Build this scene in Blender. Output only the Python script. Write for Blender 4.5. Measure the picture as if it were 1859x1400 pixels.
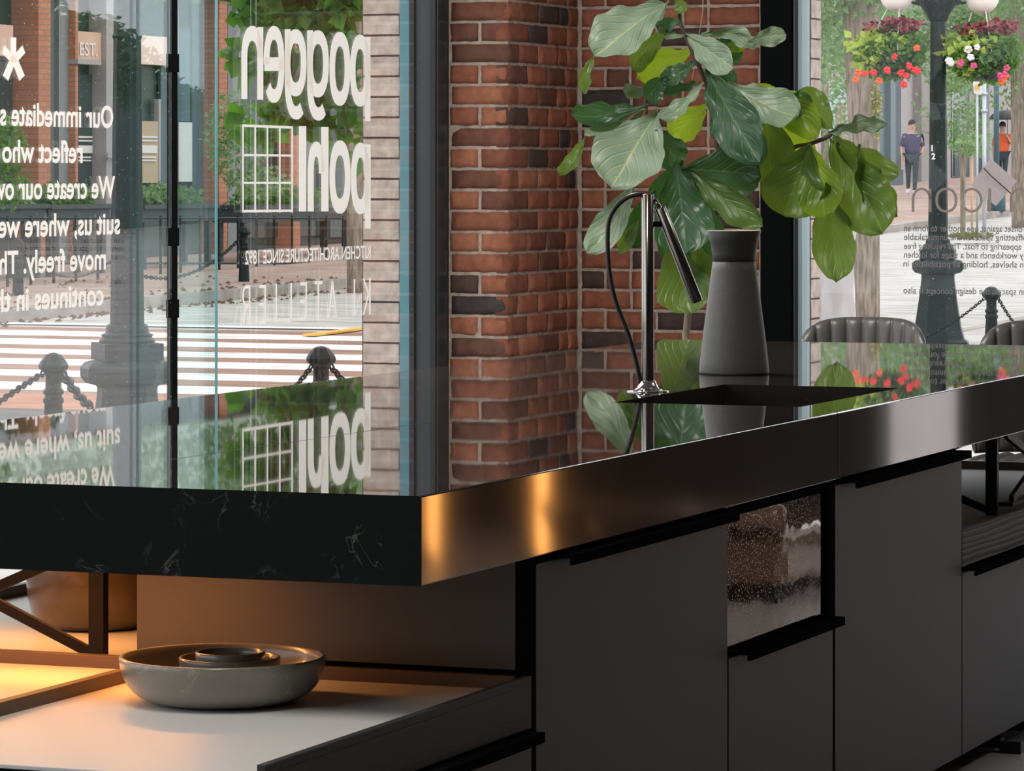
import bpy, math, random
from mathutils import Vector, Matrix, noise
random.seed(7)
sc = bpy.context.scene
for o in list(bpy.data.objects): bpy.data.objects.remove(o)

# ------------------------------------------------------------ camera, light
FPX, CX, HY, CH = 7000.0, 929.5, 316.0, 1.42      # focal length in px, principal column, horizon row, eye height
cam = bpy.data.cameras.new('camera')
co = bpy.data.objects.new('camera', cam); sc.collection.objects.link(co)
co.location = (0, 0, CH); co.rotation_euler = (math.pi/2, 0, 0)
cam.sensor_width = 36; cam.lens = 36*FPX/1859
cam.shift_y = -(700-HY)/1859.0
cam.clip_start = .5; cam.clip_end = 600
sc.camera = co
sc.view_settings.view_transform = 'Standard'; sc.view_settings.look = 'None'
sc.view_settings.exposure = 0.0; sc.view_settings.gamma = 1.0
sc.cycles.use_denoising = True
sc.cycles.max_bounces = 10; sc.cycles.glossy_bounces = 5; sc.cycles.transparent_max_bounces = 16
sc.cycles.transmission_bounces = 8; sc.cycles.diffuse_bounces = 4
sc.cycles.sample_clamp_indirect = 6; sc.cycles.caustics_reflective = False; sc.cycles.caustics_refractive = False

w = bpy.data.worlds.new('world'); sc.world = w; w.use_nodes = True
nt = w.node_tree; nt.nodes.clear()
wo = nt.nodes.new('ShaderNodeOutputWorld'); bg = nt.nodes.new('ShaderNodeBackground')
tc = nt.nodes.new('ShaderNodeTexCoord'); sp = nt.nodes.new('ShaderNodeSeparateXYZ'); rp = nt.nodes.new('ShaderNodeValToRGB')
nt.links.new(tc.outputs['Generated'], sp.inputs[0]); nt.links.new(sp.outputs['Z'], rp.inputs[0])
rp.color_ramp.elements[0].position = 0.0; rp.color_ramp.elements[0].color = (.93, .95, 1, 1)
rp.color_ramp.elements[1].position = 0.7; rp.color_ramp.elements[1].color = (1, 1, 1, 1)
nt.links.new(rp.outputs[0], bg.inputs[0]); bg.inputs[1].default_value = 2.1
nt.links.new(bg.outputs[0], wo.inputs[0])

A = math.radians(68.6)                      # the island, the shop front and the street all share one direction
UX, UY = math.cos(A), math.sin(A); VX, VY = -UY, UX
P0 = (-0.141, 5.98)
def W(s, v, z=0.0): return Vector((P0[0]+s*UX+v*VX, P0[1]+s*UY+v*VY, z))
def toF(X, Y, Z=0.0):
    dx, dy = X-P0[0], Y-P0[1]
    return (dx*UX+dy*UY, dx*VX+dy*VY, Z)
def PD(px, py, Y): return Vector(toF((px-CX)/FPX*Y, Y, CH-(py-HY)/FPX*Y))     # photo measurement at a distance -> place
def SV(px, v):                                                                 # photo column on a wall plane v -> s
    k = (px-CX)/FPX
    return (-(P0[0]+v*VX)+k*(P0[1]+v*VY))/(UX-k*UY)
def VS(px, s):
    k = (px-CX)/FPX
    return ((P0[0]+s*UX)-k*(P0[1]+s*UY))/(-VX+k*VY)
def ZZ(py, s, v): return CH-(py-HY)/FPX*W(s, v).y
CAMF = Vector(toF(0, 0, CH))

def area(name, s, v, z, sx, sy, power, col, rot):
    l = bpy.data.lights.new(name, 'AREA'); l.shape = 'RECTANGLE'; l.size = sx; l.size_y = sy
    l.energy = power; l.color = col
    o = bpy.data.objects.new(name, l); sc.collection.objects.link(o)
    o.location = W(s, v, z); o.rotation_euler = rot; return o
# unseen ceiling fill lights, added to brighten the room (housings built further down)
area('ceiling_fill_light', -1.1, .1, 3.5, 1.6, .5, 46, (1, .95, .88), (0, 0, A))
area('ceiling_fill_light', 4.0, -2.6, 3.5, 2.4, .5, 22, (1, .95, .88), (0, 0, A))
area('ceiling_fill_light', 4.6, 1.7, 3.5, 2.4, .5, 185, (1, .95, .90), (0, math.radians(-18), A))
# warm light strip under the worktop
area('strip_light', .30, .88, .772, .03, .70, 3.1, (1, .36, .085), (0, 0, A))
area('strip_light', .74, 1.10, .772, .03, .5, 1.2, (1, .38, .09), (0, 0, A))

# ------------------------------------------------------------ helpers
def link(o): sc.collection.objects.link(o)
def place(o, s, v, z, rot=0.0):
    o.location = W(s, v, z); o.rotation_euler = (0, 0, A+rot)
def tag(o, label=None, cat=None, group=None, kind=None):
    if label: o['label'] = label
    if cat: o['category'] = cat
    if group: o['group'] = group
    if kind: o['kind'] = kind
    return o
def thing(name, label, cat, s, v, z=0.0, rot=0.0, group=None, kind=None):
    o = bpy.data.objects.new(name, None); o.empty_display_size = .1; link(o); place(o, s, v, z, rot)
    o['org'] = (s, v, z)
    return tag(o, label, cat, group, kind)

class M:
    def __init__(s, off=(0, 0, 0)):
        s.v, s.f, s.sm, s.off, s.mi = [], [], [], Vector(off), []
    def add(s, vs, fs, smooth=False, mi=0):
        n = len(s.v); s.v += [Vector(p)-s.off for p in vs]
        s.f += [tuple(i+n for i in f) for f in fs]; s.sm += [smooth]*len(fs); s.mi += [mi]*len(fs); return s
    def box(s, a, b, mi=0):
        x0, y0, z0 = [min(a[i], b[i]) for i in range(3)]; x1, y1, z1 = [max(a[i], b[i]) for i in range(3)]
        return s.add([(x0,y0,z0),(x1,y0,z0),(x1,y1,z0),(x0,y1,z0),(x0,y0,z1),(x1,y0,z1),(x1,y1,z1),(x0,y1,z1)],
              [(0,3,2,1),(4,5,6,7),(0,1,5,4),(1,2,6,5),(2,3,7,6),(3,0,4,7)], False, mi)
    def prism(s, poly, vec, smooth=False):
        n = len(poly); vec = Vector(vec); poly = [Vector(p) for p in poly]
        vs = poly+[p+vec for p in poly]
        fs = [tuple(range(n))[::-1], tuple(range(n, 2*n))]+[(i, (i+1) % n, n+(i+1) % n, n+i) for i in range(n)]
        return s.add(vs, fs, smooth)
    def lathe(s, prof, c=(0, 0, 0), seg=32, smooth=True, sx=1, sy=1, a0=0.0):
        vs, fs = [], []
        for r, z in prof:
            for k in range(seg):
                a = a0+2*math.pi*k/seg; vs.append((c[0]+r*sx*math.cos(a), c[1]+r*sy*math.sin(a), c[2]+z))
        for i in range(len(prof)-1):
            for k in range(seg):
                k2 = (k+1) % seg; fs.append((i*seg+k, i*seg+k2, (i+1)*seg+k2, (i+1)*seg+k))
        if prof[0][0] > 1e-5: fs.append(tuple(range(seg))[::-1])
        if prof[-1][0] > 1e-5: fs.append(tuple((len(prof)-1)*seg+k for k in range(seg)))
        return s.add(vs, fs, smooth)
    def tube(s, pts, r, seg=10, smooth=True, closed=False):
        pts = [Vector(p) for p in pts]; n = len(pts)
        rs = r if isinstance(r, (list, tuple)) else [r]*n
        vs, fs = [], []; up = None
        for i, p in enumerate(pts):
            if closed: t = pts[(i+1) % n]-pts[i-1]
            else: t = pts[min(i+1, n-1)]-pts[max(i-1, 0)]
            t.normalize()
            if up is None:
                up = Vector((0, 0, 1)) if abs(t.z) < .9 else Vector((1, 0, 0))
            side = t.cross(up); side.normalize(); up = side.cross(t); up.normalize()
            for k in range(seg):
                a = 2*math.pi*k/seg; vs.append(p+(side*math.cos(a)+up*math.sin(a))*rs[i])
        m = n if closed else n-1
        for i in range(m):
            j = (i+1) % n
            for k in range(seg):
                k2 = (k+1) % seg; fs.append((i*seg+k, i*seg+k2, j*seg+k2, j*seg+k))
        if not closed:
            fs.append(tuple(range(seg))[::-1]); fs.append(tuple((n-1)*seg+k for k in range(seg)))
        return s.add(vs, fs, smooth)
    def bar(s, a, b, wd, hd, n=(1, 0, 0)):
        a, b = Vector(a), Vector(b); t = (b-a).normalized(); n = Vector(n)
        y = t.cross(n).normalized()*hd/2; x = n.normalized()*wd/2
        vs = [a-x-y, a+x-y, a+x+y, a-x+y, b-x-y, b+x-y, b+x+y, b-x+y]
        return s.add(vs, [(0,3,2,1),(4,5,6,7),(0,1,5,4),(1,2,6,5),(2,3,7,6),(3,0,4,7)])
    def ball(s, c, r, seg=16, sz=1.0):
        prof = [(max(1e-6, r*math.sin(math.pi*i/10)), -r*sz*math.cos(math.pi*i/10)) for i in range(11)]
        prof[0] = (1e-6, prof[0][1]); prof[-1] = (1e-6, prof[-1][1])
        return s.lathe(prof, c, seg)
    def mesh(s, name):
        me = bpy.data.meshes.new(name); me.from_pydata([tuple(p) for p in s.v], [], s.f); me.update()
        me.polygons.foreach_set('use_smooth', s.sm)
        if any(s.mi): me.polygons.foreach_set('material_index', s.mi)
        return me
    def obj(s, name, m, parent=None, bevel=0, mats=None):
        """mesh coords are in the street frame relative to self.off; parentless objects are placed there"""
        me = s.mesh(name); me.materials.append(m)
        for x in (mats or []): me.materials.append(x)
        o = bpy.data.objects.new(name, me); link(o)
        if parent is not None: o.parent = parent
        else: place(o, *s.off)
        if bevel:
            b = o.modifiers.new('bevel', 'BEVEL'); b.width = bevel; b.segments = 2; b.limit_method = 'ANGLE'; b.angle_limit = .6
        return o
def struct(o, label=None): return tag(o, label, None, None, 'structure')
def copy_tree(o, parent=None):
    c = o.copy(); link(c); c.parent = parent
    for ch in [x for x in kids.get(o.name, [])]: copy_tree(ch, c)
    return c
kids = {}
def reg(root):
    kids.clear()
    for x in bpy.data.objects:
        if x.parent: kids.setdefault(x.parent.name, []).append(x)

# ------------------------------------------------------------ materials
def mat(name, col, rough=.5, metal=0.0, spec=None, ior=None, coat=0, col2=None, nscale=6, stretch=(1, 1, 1), mixpos=(.35, .65),
        bump=0, bscale=40, bstretch=(1, 1, 1), bdist=.01, emit=None, estr=1, trans=0, sheen=0, alpha=None, detail=6, aniso=0):
    m = bpy.data.materials.new(name); m.use_nodes = True; n = m.node_tree; b = n.nodes['Principled BSDF']
    b.inputs['Base Color'].default_value = (*col, 1); b.inputs['Roughness'].default_value = rough; b.inputs['Metallic'].default_value = metal
    if spec is not None: b.inputs['Specular IOR Level'].default_value = spec
    if ior: b.inputs['IOR'].default_value = ior
    if coat: b.inputs['Coat Weight'].default_value = coat; b.inputs['Coat Roughness'].default_value = .05
    if sheen: b.inputs['Sheen Weight'].default_value = sheen
    if aniso: b.inputs['Anisotropic'].default_value = aniso
    if emit: b.inputs['Emission Color'].default_value = (*emit, 1); b.inputs['Emission Strength'].default_value = estr
    if col2 or bump:
        t = n.nodes.new('ShaderNodeTexCoord')
    if col2:
        mp = n.nodes.new('ShaderNodeMapping'); mp.inputs['Scale'].default_value = stretch
        nz = n.nodes.new('ShaderNodeTexNoise'); nz.inputs['Scale'].default_value = nscale; nz.inputs['Detail'].default_value = detail
        cr = n.nodes.new('ShaderNodeValToRGB'); cr.color_ramp.elements[0].position = mixpos[0]; cr.color_ramp.elements[1].position = mixpos[1]
        cr.color_ramp.elements[0].color = (*col, 1); cr.color_ramp.elements[1].color = (*col2, 1)
        n.links.new(t.outputs['Object'], mp.inputs[0]); n.links.new(mp.outputs[0], nz.inputs['Vector']); n.links.new(nz.outputs['Fac'], cr.inputs[0])
        n.links.new(cr.outputs[0], b.inputs['Base Color'])
    if bump:
        mp = n.nodes.new('ShaderNodeMapping'); mp.inputs['Scale'].default_value = bstretch
        nz = n.nodes.new('ShaderNodeTexNoise'); nz.inputs['Scale'].default_value = bscale; nz.inputs['Detail'].default_value = 4
        bp = n.nodes.new('ShaderNodeBump'); bp.inputs['Strength'].default_value = bump; bp.inputs['Distance'].default_value = bdist
        n.links.new(t.outputs['Object'], mp.inputs[0]); n.links.new(mp.outputs[0], nz.inputs['Vector']); n.links.new(nz.outputs['Fac'], bp.inputs['Height'])
        n.links.new(bp.outputs[0], b.inputs['Normal'])
    return m
def translucent(m, fac, col):
    """thin leaf: let daylight through"""
    n = m.node_tree; b = n.nodes['Principled BSDF']; out = n.nodes['Material Output']
    tr = n.nodes.new('ShaderNodeBsdfTranslucent'); tr.inputs[0].default_value = (*col, 1)
    mx = n.nodes.new('ShaderNodeMixShader'); mx.inputs[0].default_value = fac
    n.links.new(b.outputs[0], mx.inputs[1]); n.links.new(tr.outputs[0], mx.inputs[2]); n.links.new(mx.outputs[0], out.inputs[0])
    return m
def glass(name, tint, ior=1.55, dirt=0.0):
    m = bpy.data.materials.new(name); m.use_nodes = True; n = m.node_tree; n.nodes.clear()
    out = n.nodes.new('ShaderNodeOutputMaterial'); tr = n.nodes.new('ShaderNodeBsdfTransparent'); gl = n.nodes.new('ShaderNodeBsdfGlossy')
    tr.inputs[0].default_value = (*tint, 1); gl.inputs['Roughness'].default_value = 0.0; gl.inputs[0].default_value = (1, 1, 1, 1)
    fr = n.nodes.new('ShaderNodeFresnel'); gm = n.nodes.new('ShaderNodeNewGeometry'); mi = n.nodes.new('ShaderNodeMapRange')
    mi.inputs[3].default_value = ior; mi.inputs[4].default_value = 1/ior       # same reflectance on both faces of the thin pane
    n.links.new(gm.outputs['Backfacing'], mi.inputs[0]); n.links.new(mi.outputs[0], fr.inputs[0])
    mx = n.nodes.new('ShaderNodeMixShader')
    n.links.new(fr.outputs[0], mx.inputs[0]); n.links.new(tr.outputs[0], mx.inputs[1]); n.links.new(gl.outputs[0], mx.inputs[2])
    last = mx
    if dirt:
        t = n.nodes.new('ShaderNodeTexCoord'); nz = n.nodes.new('ShaderNodeTexNoise'); nz.inputs['Scale'].default_value = 120; nz.inputs['Detail'].default_value = 2
        cr = n.nodes.new('ShaderNodeValToRGB'); cr.color_ramp.elements[0].position = .70; cr.color_ramp.elements[1].position = .78
        cr.color_ramp.elements[0].color = (0, 0, 0, 1); cr.color_ramp.elements[1].color = (dirt, dirt, dirt, 1)
        df = n.nodes.new('ShaderNodeBsdfDiffuse'); df.inputs[0].default_value = (.9, .9, .88, 1)
        m2 = n.nodes.new('ShaderNodeMixShader')
        n.links.new(t.outputs['Object'], nz.inputs['Vector']); n.links.new(nz.outputs['Fac'], cr.inputs[0]); n.links.new(cr.outputs[0], m2.inputs[0])
        n.links.new(mx.outputs[0], m2.inputs[1]); n.links.new(df.outputs[0], m2.inputs[2]); last = m2
    n.links.new(last.outputs[0], out.inputs[0]); return m

def brushed(m):
    n = m.node_tree; v = n.nodes.new('ShaderNodeCombineXYZ')
    for i, x in enumerate((0, 0, 1)): v.inputs[i].default_value = x
    n.links.new(v.outputs[0], n.nodes['Principled BSDF'].inputs['Tangent'])
black_metal = mat('black_metal', (.012, .013, .014), .45)
bronze_frame = mat('bronze_frame', (.012, .009, .008), .6, spec=.15)
laminate = mat('laminate', (.018, .0205, .0205), .45, col2=(.021, .0235, .0235), nscale=300, spec=.3)
lacquer_black = mat('lacquer_black', (.007, .008, .008), .7, spec=.0)
stainless = mat('stainless', (.21, .20, .195), .065, 1.0, aniso=.92, col2=(.25, .235, .225), nscale=5)
def vinyl(name, col, tr, fac):
    m = mat(name, col, .6); n = m.node_tree; t = n.nodes.new('ShaderNodeBsdfTranslucent'); t.inputs[0].default_value = (*tr, 1)
    mx = n.nodes.new('ShaderNodeMixShader'); mx.inputs[0].default_value = fac; L = n.links.new
    L(n.nodes['Principled BSDF'].outputs[0], mx.inputs[1]); L(t.outputs[0], mx.inputs[2]); L(mx.outputs[0], n.nodes['Material Output'].inputs[0]); return m
brushed(stainless)
cream_vinyl = vinyl('cream_vinyl', (.90, .85, .78), (.95, .90, .84), .6)
grey_vinyl = vinyl('grey_vinyl', (.26, .25, .25), (.12, .11, .11), .35)
logo_vinyl = vinyl('logo_vinyl', (.30, .26, .23), (.22, .18, .16), .5)
teal_paint = mat('teal_paint', (.10, .30, .36), .5, col2=(.14, .34, .40), nscale=8)
slate_frame = mat('slate_frame', (.035, .045, .052), .4)
floor_mat = mat('terrazzo', (.46, .44, .45), .35, col2=(.22, .22, .23), nscale=60, mixpos=(.62, .70))
plaster = mat('plaster', (.30, .29, .28), .8)
dark_plaster = mat('dark_plaster', (.05, .05, .05), .8)
white_surface = mat('tray_surface', (.76, .74, .73), .38)
oak_dark = mat('dark_oak', (.028, .027, .026), .6, bump=.5, bscale=9, bstretch=(.9, 1, 9), bdist=.003)
def grain(name, c1, c2):
    m = mat(name, c1, .6, spec=.3); n = m.node_tree; b = n.nodes['Principled BSDF']; t = n.nodes.new('ShaderNodeTexCoord'); mp = n.nodes.new('ShaderNodeMapping'); mp.inputs['Scale'].default_value = (.9, 1, 7)
    wv = n.nodes.new('ShaderNodeTexWave'); wv.bands_direction = 'Z'; wv.inputs['Scale'].default_value = 3.0; wv.inputs['Distortion'].default_value = 5; wv.inputs['Detail'].default_value = 3; wv.inputs['Detail Scale'].default_value = .8
    cr = n.nodes.new('ShaderNodeValToRGB'); cr.color_ramp.elements[0].position = .08; cr.color_ramp.elements[1].position = .30; cr.color_ramp.elements[0].color = (*c2, 1); cr.color_ramp.elements[1].color = (*c1, 1)
    L = n.links.new; L(t.outputs['Object'], mp.inputs[0]); L(mp.outputs[0], wv.inputs['Vector']); L(wv.outputs['Fac'], cr.inputs[0]); L(cr.outputs[0], b.inputs['Base Color'])
    bp = n.nodes.new('ShaderNodeBump'); bp.inputs['Strength'].default_value = .6; bp.inputs['Distance'].default_value = .002; L(wv.outputs['Fac'], bp.inputs['Height']); L(bp.outputs[0], b.inputs['Normal']); return m
oak_grain = grain('black_oak', (.075, .075, .075), (.010, .010, .010))
oak_light = mat('oak', (.10, .062, .038), .5, bump=.3, bscale=30, bstretch=(.3, .3, 3), bdist=.002)

# ------------------------------------------------------------ room shell
GV, GS = 3.34, 8.76          # plane of the long shop window, plane of the far window
S0, S1, V0, HC = -9.0, 8.86, -6.0, 3.7
m = M((0, 0, 0)); m.box((S0, V0, -.12), (S1+.1, 3.45, 0)); struct(m.obj('floor', floor_mat))
m = M((0, 0, 0)); m.box((S0, V0, HC), (S1+.1, 3.45, HC+.15)); struct(m.obj('ceiling', plaster))
m = M((0, 0, 0)); m.box((S0-.15, V0, 0), (S0, 3.45, HC)); struct(m.obj('wall_front', dark_plaster))
m = M((0, 0, 0)); m.box((S0, V0-.15, 0), (S1+.1, V0, HC)); struct(m.obj('wall_right', dark_plaster))
# far wall to the right of the far window: pier, narrow window, wall
m = M((0, 0, 0)); m.box((S1-.12, -1.46, 0), (S1+.1, -1.10, HC)); m.box((S1-.12, V0, 0), (S1+.1, -1.78, HC)); struct(m.obj('wall_far', dark_plaster))
for (a, b) in ((-2.6, 0), ):
    pass

# ---- bricks, each one a block with its own colour, laid in real courses
def brick_mat(name, cols, rough=.85):
    m = bpy.data.materials.new(name); m.use_nodes = True; n = m.node_tree; b = n.nodes['Principled BSDF']
    b.inputs['Roughness'].default_value = rough; b.inputs['Specular IOR Level'].default_value = .25
    at = n.nodes.new('ShaderNodeAttribute'); at.attribute_name = 'tone'
    cr = n.nodes.new('ShaderNodeValToRGB'); cr.color_ramp.interpolation = 'LINEAR'
    els = cr.color_ramp.elements; els[0].position = 0; els[0].color = (*cols[0], 1); els[1].position = 1; els[1].color = (*cols[-1], 1)
    for i, c in enumerate(cols[1:-1]): e = els.new((i+1)/(len(cols)-1)); e.color = (*c, 1)
    n.links.new(at.outputs['Fac'], cr.inputs[0])
    t = n.nodes.new('ShaderNodeTexCoord'); nz = n.nodes.new('ShaderNodeTexNoise'); nz.inputs['Scale'].default_value = 22; nz.inputs['Detail'].default_value = 8
    mx = n.nodes.new('ShaderNodeMix'); mx.data_type = 'RGBA'; mx.blend_type = 'MULTIPLY'; mx.inputs[0].default_value = .75
    c2 = n.nodes.new('ShaderNodeValToRGB'); c2.color_ramp.elements[0].position = .25; c2.color_ramp.elements[1].position = .7
    c2.color_ramp.elements[0].color = (.55, .52, .5, 1); c2.color_ramp.elements[1].color = (1.15, 1.12, 1.1, 1)
    n.links.new(t.outputs['Object'], nz.inputs['Vector']); n.links.new(nz.outputs['Fac'], c2.inputs[0])
    n.links.new(cr.outputs[0], mx.inputs[6]); n.links.new(c2.outputs[0], mx.inputs[7]); n.links.new(mx.outputs[2], b.inputs['Base Color'])
    n2 = n.nodes.new('ShaderNodeTexNoise'); n2.inputs['Scale'].default_value = 130; n2.inputs['Detail'].default_value = 5
    bp = n.nodes.new('ShaderNodeBump'); bp.inputs['Strength'].default_value = .7; bp.inputs['Distance'].default_value = .004
    n.links.new(t.outputs['Object'], n2.inputs['Vector']); n.links.new(n2.outputs['Fac'], bp.inputs['Height']); n.links.new(bp.outputs[0], b.inputs['Normal'])
    return m
red_brick = brick_mat('red_brick', [(.07, .06, .06), (.17, .085, .06), (.27, .105, .065), (.34, .13, .08), (.41, .16, .095), (.48, .21, .125)])
beige_brick = brick_mat('beige_brick', [(.66, .54, .47), (.70, .575, .50), (.72, .59, .52), (.75, .62, .55)])
mortar = mat('mortar', (.55, .45, .38), .95, col2=(.38, .31, .26), nscale=30, bump=.8, bscale=90, bdist=.006)
dark_mortar = mat('dark_mortar', (.13, .10, .09), .95)
def brick_block(lst, o, du, dn, L, H, T, tone, jit=.004, nx=7, nz=4):
    """o corner, du unit along the face, dn outward normal"""
    vs, fs = [], []; o = Vector(o); du = Vector(du); dn = Vector(dn); sd = random.random()*50
    for j in range(nz+1):
        for i in range(nx+1):
            x = L*i/nx; z = H*j/nz; edge = (i in (0, nx)) or (j in (0, nz))
            q = noise.noise(Vector((x*18+sd, z*22, sd)))*jit
            ex = noise.noise(Vector((x*40, z*40+sd, 3)))*jit*.9
            d = q+((-.005 if edge else .002) if jit > .003 else 0)
            p = o+du*(x+(ex if i in (0, nx) else 0))+Vector((0, 0, z+(ex if j in (0, nz) else 0)))+dn*d; vs.append(p)
    for j in range(nz):
        for i in range(nx):
            a = j*(nx+1)+i; fs.append((a, a+1, a+nx+2, a+nx+1))
    # rim going back into the mortar
    rim = [i for i in range(nx+1)]+[(j+1)*(nx+1)-1 for j in range(1, nz+1)]+[nz*(nx+1)+i for i in range(nx-1, -1, -1)]+[j*(nx+1) for j in range(nz-1, 0, -1)]
    b0 = len(vs); vs += [vs[i]-dn*T for i in rim]; R = len(rim)
    for k in range(R): fs.append((rim[(k+1) % R], rim[k], b0+k, b0+(k+1) % R))
    lst.append((vs, fs, tone))
def bricks_obj(name, lst, m, off=(0, 0, 0), parent=None):
    mm = M(off); tones = []
    for vs, fs, t in lst:
        mm.add(vs, fs, m is not beige_brick); tones += [t]*len(vs)
    o = mm.obj(name, m, parent)
    at = o.data.attributes.new('tone', 'FLOAT', 'POINT'); at.data.foreach_set('value', tones)
    return o
def tone():
    r = random.random()
    if r < .07: return random.uniform(0, .1)
    if r < .27: return random.uniform(.2, .4)
    return random.uniform(.42, .9)
PIT, JO = .0800, .012
LA, LB = [], []
rows = 44
off0 = .92+ (ZZ(670, 8.1, 3.1)-.92)
for r in range(rows):
    z = r*PIT; odd = r % 2
    # face A (looks at the room, s = 8.10), v 3.034 .. 3.285
    if odd: segs = [(3.034, 3.272)]
    else: segs = [(3.034, 3.150), (3.160, 3.278)]
    for a, b in segs:
        brick_block(LA, (8.10+random.uniform(-.003, .003), b, z+JO/2), (0, -1, 0), (-1, 0, 0), b-a-JO*.3, PIT-JO, .05, tone())
    # face B (s 8.10 .. 8.86, v = 3.034)
    x = 8.10; wds = ([.108]+[.215, .215, .1, .12]) if odd else ([.215, .215, .21, .12])
    for k, L in enumerate(wds):
        L2 = min(L+random.choice((0, 0, -.01, .01)), 8.86-x)
        if L2 < .03: break
        brick_block(LA, (x+(JO*.5 if k else 0), 3.034, z+JO/2), (1, 0, 0), (0, -1, 0), L2-JO*(1 if k else .5), PIT-JO, .05, tone())
        x += L2
    # face C (s = 8.86, v 3.03 down to 2.21)
    y = 3.03; seq = [.215, .215, .105, .215, .105] if odd else [.105, .215, .215, .215, .105]
    if r % 5 == 2: seq = [.105, .105, .215, .105, .215, .105]
    for L in seq:
        L2 = min(L, y-2.215)
        if L2 < .03: break
        brick_block(LB, (8.86, y-JO/2, z+JO/2), (0, -1, 0), (-1, 0, 0), L2-JO, PIT-JO, .05, tone()*.97); y -= L2
wl = M((8.1, 3.034, 0)); wl.box((8.108, 3.042, 0), (8.86, 3.285, HC)); wl = struct(wl.obj('wall_left', mortar))
b = bricks_obj('brickwork', LA, red_brick, (8.1, 3.034, 0), wl)
wb = M((8.86, 2.215, 0)); wb.box((8.868, 2.215, 0), (9.15, 3.28, HC)); wb = struct(wb.obj('wall_back', mortar))
bricks_obj('brickwork', LB, red_brick, (8.86, 2.215, 0), wb)
# outer, pale painted half of the pier and the strip beside the far window
LX = []; 
rows2 = 50
v1 = 3.65
for r in range(rows2):
    z = -.1+r*.0790
    if r % 2: segs = [(v1, .30)]
    else: segs = [(v1, .155), (v1-.16, .145)]
    for a, L in segs:
        brick_block(LX, (8.12, a-.003, z+.004), (0, -1, 0), (-1, 0, 0), L-.006, .079-.008, .04, random.random(), .002, 5, 3)
    brick_block(LX, (9.06, 2.19, z+.004), (0, -1, 0), (-1, 0, 0), .055, .079-.008, .04, random.random(), .002, 5, 3)
    brick_block(LX, (9.06, 2.134, z+.004), (1, 0, 0), (0, -1, 0), .136, .079-.008, .04, random.random(), .002, 5, 3)
wx = M((8.12, 3.3, -.2)); wx.box((8.128, 3.30, -.5), (9.2, 3.655, 4.4)); wx.box((9.068, 2.14, -.5), (9.2, 3.3, 4.4)); wx = struct(wx.obj('wall_exterior', dark_mortar))
bricks_obj('brickwork', LX, beige_brick, (8.12, 3.3, -.2), wx)

# ------------------------------------------------------------ long shop window (left)
pane_glass = glass('window_glass', (.97, .985, .98), 1.46, .5)
pane_glass2 = glass('window_glass_clear', (.98, .99, .99), 1.3, .5)
fin_glass = glass('fin_glass', (.88, .96, .955), 1.25)
w1 = thing('window_1', None, None, 0, GV, 0, kind='structure')
o1 = (0, GV, 0)
SJ = SV(318, GV)
m = M(o1); m.box((S0, GV-.006, .02), (SJ-.037, GV+.006, HC)); m.obj('pane', pane_glass, w1)
m = M(o1); m.box((SJ+.006, GV-.006, .02), (8.02, GV+.006, HC)); m.obj('pane', pane_glass, w1)
m = M(o1)                                                 # black joint with its small clamps
m.box((SJ-.036, GV-.012, 0), (SJ-.0065, GV+.012, HC))
for py in (115, 430, 560): m.box((SJ-.040, GV-.018, ZZ(py, SJ, GV)-.03), (SJ-.0065, GV+.014, ZZ(py, SJ, GV)+.03))
m.obj('joint', mat('joint_rubber', (.004, .004, .004), .8, spec=.05), w1)
FD = .135
m = M(o1); m.box((SJ-.006, GV-.012-FD, .02), (SJ+.006, GV-.012, HC)); m.obj('fin', fin_glass, w1)
m = M(o1); m.box((SJ-.007, GV-.0165-FD, .02), (SJ+.007, GV-.0125-FD, HC)); m.obj('fin_edge', mat('glass_edge', (.10, .34, .36), .15), w1)
m = M(o1); m.box((8.10, 3.40, 0), (8.16, 3.452, HC)); m.box((8.02, 3.40, 0), (8.10, 3.452, HC)); m.obj('outer_frame', teal_paint, w1)
m = M(o1); m.box((8.00, 3.286, 0), (8.10, 3.399, HC)); m.obj('frame', slate_frame, w1, .004)
m = M(o1); m.box((7.985, 3.378, 0), (8.0, 3.398, HC)); m.box((7.985, 3.290, 0), (8.0, 3.312, HC)); m.obj('gasket', black_metal, w1)
m = M(o1); m.box((S0, 3.28, 0), (8.0, 3.40, .05)); m.obj('sill', slate_frame, w1)

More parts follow.
